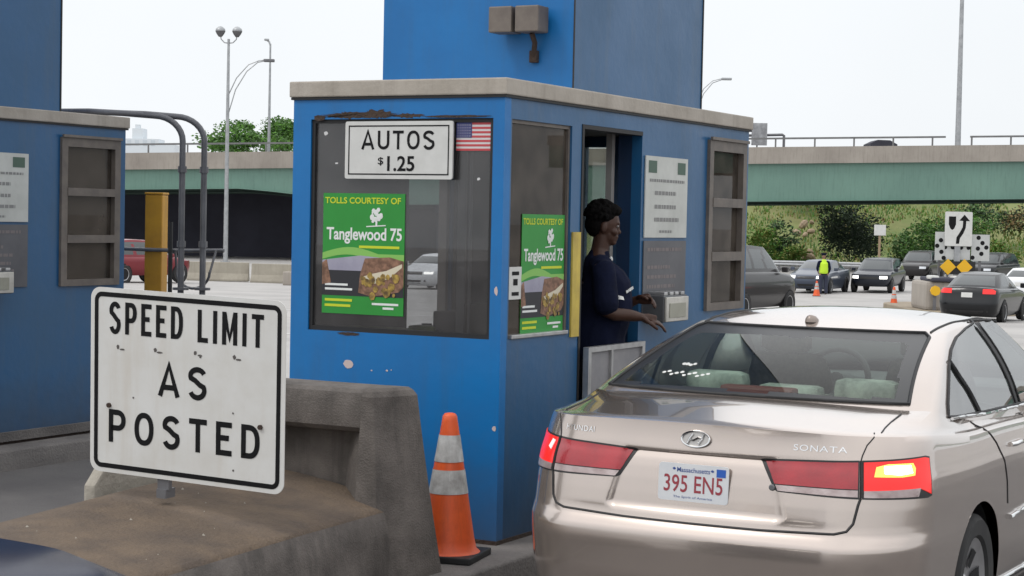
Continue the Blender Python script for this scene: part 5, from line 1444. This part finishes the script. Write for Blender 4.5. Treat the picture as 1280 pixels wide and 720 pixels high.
def bridge_pole(x_, ytop, lab, r0, Z, head):
    X = px(x_, Z); base = FH*Z+RH*X; zb = gz(px(x_,120))-.9
    zt = 1.88 + (274.4+.0209*(x_-640)-ytop)/2300*Z
    n = thing("street_lamp", lab, "street lamp", (base.x, base.y, zb), CAMYAW)
    p = MB(); p.cyl((0,0,0),(0,0,zt-zb),r0,r0*.55,10); obj("pole", p, m_steel, n, smooth=60)
    l = MB()
    if head == 'small': l.tube([(0,0,zt-zb-.1),(-.1,0,zt-zb+.15),(-.3,0,zt-zb+.28)], .07, 6); l.bbox((-.42,-.12,zt-zb+.2),(-.1,.12,zt-zb+.34),.04)
    elif head == 'arm':
        H_ = zt-zb; a = MB(); a.tube([(0,0,H_-2.0),(.3,0,H_-1.1),(.9,0,H_-.35),(1.6,0,H_-.08)], .03, 6); a.tube([(0,0,H_-1.5),(.3,0,H_-.75),(.9,0,H_-.2),(1.6,0,H_-.02)], .03, 6); obj("arm", a, m_steel, n, smooth=60)
        l.bbox((1.5,-.14,H_-.14),(2.2,.14,H_+.03),.05)
    else: l.bbox((-.6,-.15,zt-zb),(.6,.15,zt-zb+.15),.04)
    obj("lamp_head", l, m_steel, n)
bridge_pole(333, 56, "thin lamp pole with one small head rising behind the left overpass railing", .11, 126, 'small')
bridge_pole(1192, -60, "tall thick pole rising from the right overpass parapet out of the picture", .20, 120.2, 'top')
bridge_pole(868, 98, "lamp with a curved twin arm, partly behind the blue tower", .10, 126, 'arm')
# sign gantry end on the bridge
X = px(941,124); bs = FH*124+RH*X; zb = gz(px(941,120))
n = thing("gantry_sign", "small road sign on a bent steel mast at the overpass railing beside the booth", "sign", (bs.x,bs.y,zb-.9), CAMYAW)
q = MB(); q.bbox((-.35,-.06,1.2),(.70,.02,2.7),.02); q.bbox((-.30,-.02,1.3),(.62,.10,2.6),.02); obj("panel", q, mat("sign_back",(0.42,0.43,0.44),.5,.4,col2=(.2,.2,.21),scale=2.5), n)
q = MB(); q.tube([(-.6,.08,1.85),(1.75,.08,1.95),(1.85,.08,1.9),(1.85,.08,0)], .09, 8); q.tube([(.05,.12,0),(.05,.12,2.6)], .05, 8); obj("mast", q, m_darksteel, n, smooth=60)

# guard rail, small sign, keep-right assembly under the bridge
def guardrail(X0, Z0, X1, Z1, lab):
    a, b_ = gp(X0,Z0), gp(X1,Z1); d = b_-a; L_ = d.length
    n = thing("guard_rail", lab, "guard rail", a, atan2(d.y,d.x))
    q = MB(); q.loft([[(x,y,z) for y,z in ((0,.45),(-.05,.52),(0,.60),(-.05,.68),(0,.76),(.02,.76),(-.02,.68),(.02,.60),(-.02,.52),(.02,.45))] for x in (0,L_)]); obj("beam", q, m_steel, n)
    p = MB(); x = .2
    while x < L_: p.box((x-.05,.02,0),(x+.05,.14,.76)); x += 2
    obj("posts", p, m_darksteel, n)
guardrail(px(930,118),118,px(1100,116),116,"pale guard rail along the foot of the green slope")
n = thing("small_sign", "small blank white sign on a tan post under the overpass", "sign", gp(px(1098,104),104), CAMYAW)
q = MB(); q.bbox((-.33,-.06,2.55),(.33,-.02,3.15),.01); obj("panel", q, m_signw, n); q = MB(); q.box((-.06,-.019,0),(.06,.06,3.1)); obj("post", q, mat("tan_post",(0.30,0.22,0.14),.8), n)

KZ = 62.0; pm_ = KZ/2300.0
KI = gp(px(1197,KZ),KZ)
nb_ = MB(); o_ = island_outline(-1.6,1.9,-2.2,6.0); nb_.loft([[(x,y,-.2) for x,y in o_],[(x,y,.10) for x,y in o_],[(x*.985,y*.985,.13) for x,y in o_]], cap0=False)
structure("traffic_island", nb_, mat("tan_island",(0.30,0.25,0.18),.9,col2=(0.22,.18,.14),scale=3), loc=KI, rot=(0,0,CAMYAW))
def kz(y): return 1.88 + (274.4+.0209*(1197-640)-y)*pm_ - KI.z
def kx(x): return (x-1197)*pm_
KR = thing("keep_right_sign", "white keep right sign with a black bent arrow on the far traffic island", "sign", KI, CAMYAW)
q = MB(); q.prism(roundrect(kx(1179),kz(308),kx(1213),kz(265),.05), -.03, 0); obj("panel", q, m_signw, KR)
q = MB(); pts = [(1196.5,276),(1203,268.5),(1210,276.5),(1205.3,276.5),(1204.8,285),(1202,292),(1198,298),(1197,305),(1193,305),(1193.6,297),(1198,290),(1201,284),(1201.3,276.5)]
flat(q, [(kx(a),kz(b_)) for a,b_ in pts][::-1], .032); flat(q, [(kx(a),kz(b_)) for a,b_ in ((1183.5,271),(1192.5,271),(1192.5,281),(1190.5,286),(1188,288),(1185.5,286),(1183.5,281))][::-1], .032); obj("symbol", q, m_ink, KR)
q = MB(); q.box((kx(1192),.002,.1),(kx(1199),.08,kz(268))); obj("post", q, m_steel, KR)
def dotted(name, lab, x0, x1, y0, y1, dots, yoff):
    n = thing(name, lab, "marker board", KI, CAMYAW, "dotted boards round the keep right sign")
    q = MB(); q.box((kx(x0),yoff,kz(y1)),(kx(x1),yoff+.04,kz(y0))); obj("panel", q, mat("board_grey_white",(0.50,0.51,0.50),.5,col2=(0.42,.43,.42),scale=2), n)
    q = MB()
    for a,b_ in dots: flat(q, [(kx(a)+.075*cos(2*pi*k/12), kz(b_)+.075*sin(2*pi*k/12)) for k in range(12)], -yoff+.003)
    obj("dots", q, m_ink, n)
    q = MB(); q.box((kx((x0+x1)/2)-.04,yoff+.042,.1),(kx((x0+x1)/2)+.04,yoff+.1,kz(y0))); obj("post", q, m_darksteel, n)
dotted("marker_board", "dotted white board left of the keep right sign", 1168, 1180, 290.5, 326, ((1175,301),(1170.5,308),(1176,315.5),(1179,323)), .05)
dotted("marker_board", "dotted white board below the keep right sign", 1180.2, 1212, 308.5, 325, ((1180.5,309.5),(1190,309.5),(1200.5,309.7),(1210,309.7)), .06)
dotted("marker_board", "dotted white board right of the keep right sign", 1213.5, 1236, 293, 326, ((1222,297),(1227,303.5),(1221.5,310.5),(1226,317),(1232,309),(1215,322)), .05)
for x_, lab in ((1183.5,"left one of two yellow diamond markers under the keep right sign"),(1204,"right one of two yellow diamond markers under the keep right sign")):
    n = thing("diamond_marker", lab, "diamond marker", KI, CAMYAW, "yellow diamond markers")
    q = MB(); q.prism([(kx(x_)+.27*cos(a),kz(334)+.27*sin(a)) for a in (0,pi/2,pi,3*pi/2)], -.10,-.07); obj("panel", q, mat("sign_yellow",(0.75,0.42,0.01),.45), n)
    q = MB(); q.box((kx(x_)-.03,-.068,.1),(kx(x_)+.03,-.01,kz(335))); obj("post", q, m_darksteel, n)
n = thing("backing_board", "black backing board behind the yellow diamonds", "board", KI, CAMYAW)
q = MB(); q.box((kx(1181),-.06,kz(343)),(kx(1218),.0,kz(327))); obj("board", q, m_black, n); q = MB(); q.box((kx(1196),-.058,.1),(kx(1201),-.02,kz(343))); obj("post", q, m_darksteel, n)
n = thing("crash_cushion", "grey and white crash cushion at the front of the far island", "crash cushion", KI, CAMYAW)
q = MB(); q.bbox((kx(1150),-.9,.12),(kx(1192),1.4,kz(352)),.12); obj("shell", q, m_parapet, n); q = MB(); q.bbox((kx(1156),-1.0,kz(352)),(kx(1192),.8,kz(347)),.05); obj("lid", q, m_darkshade, n)
q = MB(); q.bbox((kx(1154),-.95,kz(349)),(kx(1166),-.4,kz(344.5)),.05); q.bbox((kx(1183),-.95,kz(349)),(kx(1192),-.4,kz(344.5)),.05); obj("cap", q, m_signw, n)
n = thing("nose_marker", "round yellow marker panel low on the far island's nose", "marker", KI, CAMYAW)
q = MB(); q.prism([(kx(1160)+.17*cos(2*pi*k/8),kz(363)+.17*sin(2*pi*k/8)) for k in range(8)], -1.15,-1.05); obj("panel", q, MATS["sign_yellow"], n)
q = MB(); q.box((kx(1160)-.05,-1.049,.1),(kx(1160)+.05,-1.0,kz(363))); obj("post", q, m_darksteel, n)

# cones on the road
for x_, y_, Z, lab in ((1021,375,79,"far orange cone standing at the officer's feet"),(1118,380,66.5,"orange and white cone alone on the road in front of the dark wagon")):
    make_cone(lab, gp(px(x_,Z),Z), .78 if Z < 70 else .66, .15, .035, rot=.5)
officer(gp(px(1029,81),81), CAMYAW+radians(95))

# traffic
c_black = car_paint("black_car_paint", (0.010,0.011,0.013), .2, .3); c_char = car_paint("charcoal_car_paint", (0.028,0.026,0.027), .3, .32)
c_blue = car_paint("slate_blue_paint", (0.07,0.085,0.12), .4, .3); c_dkbl = car_paint("ink_blue_paint", (0.02,0.024,0.035), .3, .3)
c_red = car_paint("maroon_paint", (0.20,0.022,0.03), .3, .35); c_white = car_paint("white_car_paint", (0.72,0.73,0.75), .0, .3); c_silver = car_paint("silver_car_paint", (0.40,0.42,0.45), .6, .32)
c_navy = mat("deep_navy_paint", (0.004,0.006,0.026), .22, .0, spec=.06)
def at(x_, Z, dx=0): p = gp(px(x_, Z), Z); return p
def place(spec, p, rotz, cx=.5):
    """put the car's centre (not its bumper) on p"""
    return p - Vector((-sin(rotz), cos(rotz), 0))*spec['len']*cx
def car_at(name, lab, cat, spec, paint, x_, Z, rotz, **k):
    p = place(spec, at(x_, Z), rotz); 
    n = simple_car(name, lab, cat, spec, paint, (p.x, p.y, ground_z(at(x_,Z).y)), rotz, "cars on the road beyond the booths", **k); return n
car_at("sedan_car", "black sedan with red tail lights driving away on the right", "car", sedan_spec(1.0,4.55,.89), c_black, 1231, 55, radians(1), plate=True)
car_at("suv_car", "charcoal suv seen from its side just right of the booth", "suv", suv_spec(4.9,.97,2.04,1.28,1.18), c_char, 920, 51, radians(-3), lit_head=False, tail_lit=False)
car_at("sedan_car", "slate blue sedan with lit headlights facing the camera behind the officer", "car", sedan_spec(1.02,4.9,.93), c_blue, 1024, 84, radians(180+4))
car_at("wagon_car", "dark wagon with lit headlights between the officer and the dotted boards", "car", suv_spec(4.6,.92,1.62,1.0,.96), c_dkbl, 1098, 86, radians(180+6))
car_at("suv_car", "dark suv with a pale bonnet half hidden left of the dotted boards", "suv", suv_spec(4.7,.95,1.75), c_char, 1150, 106, radians(180+2), lit_head=False)
car_at("suv_car", "black suv half hidden right of the dotted boards", "suv", suv_spec(4.7,.95,1.75), c_black, 1238, 104, radians(172), lit_head=False)
car_at("sedan_car", "white car at the right edge beyond the black sedan", "car", sedan_spec(1.0,4.6,.9), c_white, 1287, 77, radians(2))
car_at("minivan_car", "maroon van behind the amber post on the left", "van", suv_spec(4.8,.95,1.70,1.0,.95), c_red, 168, 71, radians(-6), lit_head=False, tail_lit=False)
car_at("sedan_car", "white sedan seen through the booth's front window", "car", sedan_spec(1.0,4.6,.9), c_white, 545, 76, radians(186))
# next car in the queue, only its bonnet shows in the lower left corner
QS = suv_spec(4.6,.88,1.80,1.14,1.10)
simple_car("suv_car", "dark navy car whose rounded bonnet shows in the bottom left corner", "car", QS, c_navy, (-3.46,-.92,0), 0, None, res=(20,14,40))

# ---------------------------------------------------------------- vegetation
def leafmat(name, a, b): return mat(name, a, .75, col2=b, scale=.9, detail=3, spec=.2)
def crown(mb, c, rx, ry, rz, n, size, rnd, clumps=14, shell=.55):
    cl_ = []
    for k in range(clumps):
        u = Vector((rnd.gauss(0,1),rnd.gauss(0,1),rnd.gauss(0,1))).normalized(); q = rnd.uniform(.35,.85)
        cl_.append((Vector((u.x*rx*q,u.y*ry*q,u.z*rz*q)), rnd.uniform(.28,.5)))
    for i in range(n):
        o, s = rnd.choice(cl_); u = Vector((rnd.gauss(0,1),rnd.gauss(0,1),rnd.gauss(0,1))).normalized()*(rnd.random()**shell)
        p = Vector(c)+o+Vector((u.x*rx*s,u.y*ry*s,u.z*rz*s)); e = size*rnd.uniform(.6,1.4)
        a = Vector((rnd.gauss(0,1),rnd.gauss(0,1),rnd.gauss(0,.6))).normalized(); b = a.cross(Vector((rnd.gauss(0,1),rnd.gauss(0,1),rnd.gauss(0,1)))).normalized()
        mb.add([p-a*e, p+b*e*.5, p+a*e, p-b*e*.5], [(0,1,2,3)])
m_bark = mat("bark", (0.07,0.055,0.045), .95)
def tree(name, lab, X, Z, z0, h_, rx, rz, mlist, n=2600, size=.22, seed=1, group=None, trunk=True, zfrac=.62):
    rnd = random.Random(seed); p = FH*Z+RH*X
    t = thing(name, lab, "tree" if trunk else "bush", (p.x,p.y,z0), rnd.uniform(0,6), group)
    if trunk:
        b = MB(); b.tube([(0,0,0),(.1,0,h_*.3),(0,.1,h_*.55),(.1,0,h_*.8)], lambda u: .04*h_*(1-.75*u)*.6, 8)
        for k in range(6):
            a = rnd.uniform(0,6.28); z_ = h_*rnd.uniform(.3,.6); b.tube([(0,0,z_),(rx*.35*cos(a),rx*.35*sin(a),z_+h_*.15),(rx*.7*cos(a),rx*.7*sin(a),z_+h_*.22)], lambda u: .016*h_*(1-.7*u)*.5, 6)
        obj("trunk", b, m_bark, t, smooth=60)
    c = MB(); crown(c, (0,0,h_*zfrac), rx, rx, rz, n, size, rnd, 14 if trunk else 22)
    co = obj("crown", c, mlist, t)
    if len(mlist) > 1: co.data.polygons.foreach_set('material_index', [rnd.randrange(len(mlist)) for _ in co.data.polygons])
    return t
lv1 = leafmat("mid_green_leaf",(0.085,0.165,0.06),(0.125,0.215,0.08)); lv2 = leafmat("dark_green_leaf",(0.03,0.05,0.03),(0.05,0.075,0.042)); lv3 = leafmat("bright_green_leaf",(0.07,0.18,0.03),(0.115,0.235,0.045)); lv4 = leafmat("yellow_green_leaf",(0.15,0.19,0.04),(0.21,0.22,0.06))
lv5 = leafmat("dry_straw_leaf",(0.26,0.18,0.09),(0.19,0.14,0.07))
tree("broadleaf_tree","spreading green tree behind the overpass, left part, by the lamp pole", px(300,160),160,-1,10.9,4.0,1.9,[lv1,lv3],4200,.17,1,"trees behind the overpass",zfrac=.84)
tree("broadleaf_tree","spreading green tree behind the overpass, right part, beside the booth", px(346,166),166,-1,11.5,3.4,2.2,[lv1,lv3],3600,.17,2,"trees behind the overpass",zfrac=.84)
def hz(X, Y): 
    t = max(0, min(1, (Y-3)/34.0)); return -1.25+8.0*(t*t*(3-2*t))
bushes = [("shrub","large dark shrub clump on the slope above the officer",1050,134,3.0,2.7,[lv2],11,3600),("shrub","dark shrub on the slope left of the small white sign",1074,137,2.3,3.0,[lv2],12,1800),
          ("shrub","bright green round bush behind the keep right sign",1152,137,2.6,2.2,[lv3,lv1],13,2800),("shrub","green bush against the right pier of shrubs",1128,139,1.5,1.6,[lv1],14,1200),
          ("shrub","yellow green bush at the left end of the slope beside the booth",948,138,1.8,1.6,[lv4,lv3],15,1600),("shrub","olive shrub between the yellow bush and the rocks",975,141,1.7,1.7,[lv1,lv2],16,1500),
          ("shrub","low bright green bush on the slope at the right edge",1240,139,2.6,1.1,[lv3,lv4],17,1800),("shrub","dark shrub high on the slope at the right edge",1225,150,2.6,1.5,[lv2,lv1],18,1400),("shrub","mid green bush rising between the bright bush and the keep right sign's left board",1180,140,2.3,2.0,[lv1,lv2],20,2200),("shrub","wide green bush behind the dotted boards, right of the keep right sign",1207,143,2.2,2.2,[lv1,lv3],21,2200),("shrub","low yellow green bush in front of the tan rocks on the slope",990,136,1.6,.9,[lv4,lv3],22,1500),("shrub","dark green bush high on the slope above the tan rocks",1003,156,2.6,1.8,[lv2,lv1],23,2000),("shrub","brown dry shrub at the top of the right slope",1275,150,2.2,1.4,[lv5,lv2],19,1200)]
for nme, lab, x_, Z, r_, rz_, ml, sd_, n_ in bushes:
    tree(nme, lab, px(x_,Z), Z, hz(px(x_,Z), Z-134)-.1, rz_*2, r_, rz_, ml, n_, .13, sd_, "shrubs on the slope", False, .5)
m_rock = mat("tan_rock",(0.36,0.27,0.18),.9,col2=(0.22,0.17,0.12),scale=1.5,bump=.6,bscale=6)
rr = random.Random(6)
for k in range(8):
    x_ = rr.uniform(992,1018); Z = rr.uniform(138,152); p = FH*Z+RH*px(x_,Z); e = rr.uniform(.25,.5)
    q = MB(); s_ = ellipsoid((0,0,0),(e,e*.8,e*.6),10); q.add([Vector(v)*(1+.35*mnoise.noise(Vector(v)*1.7+Vector((k,0,0)))) for v in s_.v], s_.f)
    tag(obj("boulder", q, m_rock, None, (p.x,p.y,hz(0,Z-134)+.2), (rr.random(),rr.random(),rr.random()*6)), "tan boulder in the pale rock patch on the slope above the slate blue sedan", "boulder", "boulders on the slope")
gm = MB(); rnd = random.Random(21)
for k in range(17000):
    X = rnd.uniform(14,42); Y = rnd.uniform(2,34); z = hz(X,Y); p = FH*(134+Y)+RH*X; e = rnd.uniform(.04,.10); a = rnd.uniform(0,6.28)
    if mnoise.noise((X*.3,Y*.3,2.2)) < -.25: continue
    gm.add([(p.x-e*cos(a),p.y-e*sin(a),z-.1),(p.x+e*cos(a),p.y+e*sin(a),z-.1),(p.x+rnd.uniform(-.1,.1),p.y,z+e*2.2)], [(0,1,2)])
go = obj("ground_cover", gm, [lv1,lv4,lv3,lv5]); go.data.polygons.foreach_set('material_index', [rnd.choice((0,1,1,2,2,1,0,3)) for _ in go.data.polygons]); tag(go, "rough yellow green weeds over the slope under the overpass", "weeds", None, "stuff")
# skyline block with haze put into its pale colours, and far roof
n = thing("distant_building", "building paled with painted haze on the skyline above the left overpass railing", "building", FH*700+RH*px(166,700), CAMYAW)
q = MB(); q.box((-4,0,0),(9,12,29.5)); q.box((-1.5,2,29.5),(2.6,10,33.5)); q.box((-.6,3,33.5),(1.0,6,35)); q.box((-6,0,0),(-4,10,27)); q.box((9,0,0),(15,10,27.5)); obj("wall", q, mat("haze_tinted_wall",(0.62,0.66,0.69),.9), n)
q = MB()
for k in range(4): q.box((-3+3*k,-.1,27),(-1.5+3*k,-.02,29)); 
obj("window", q, mat("haze_tinted_glass",(0.52,0.57,0.61),.6), n)
n = thing("distant_roof", "dark shallow roof peeping over the right overpass parapet", "building", FH*150+RH*px(1100,150), CAMYAW)
q = MB(); q.prism([(-1.1,8.2),(1.1,8.2),(1.1,8.62),(.5,8.94),(-.5,8.96),(-1.1,8.66)], 0, 3); obj("roof", q, m_darkshade, n)
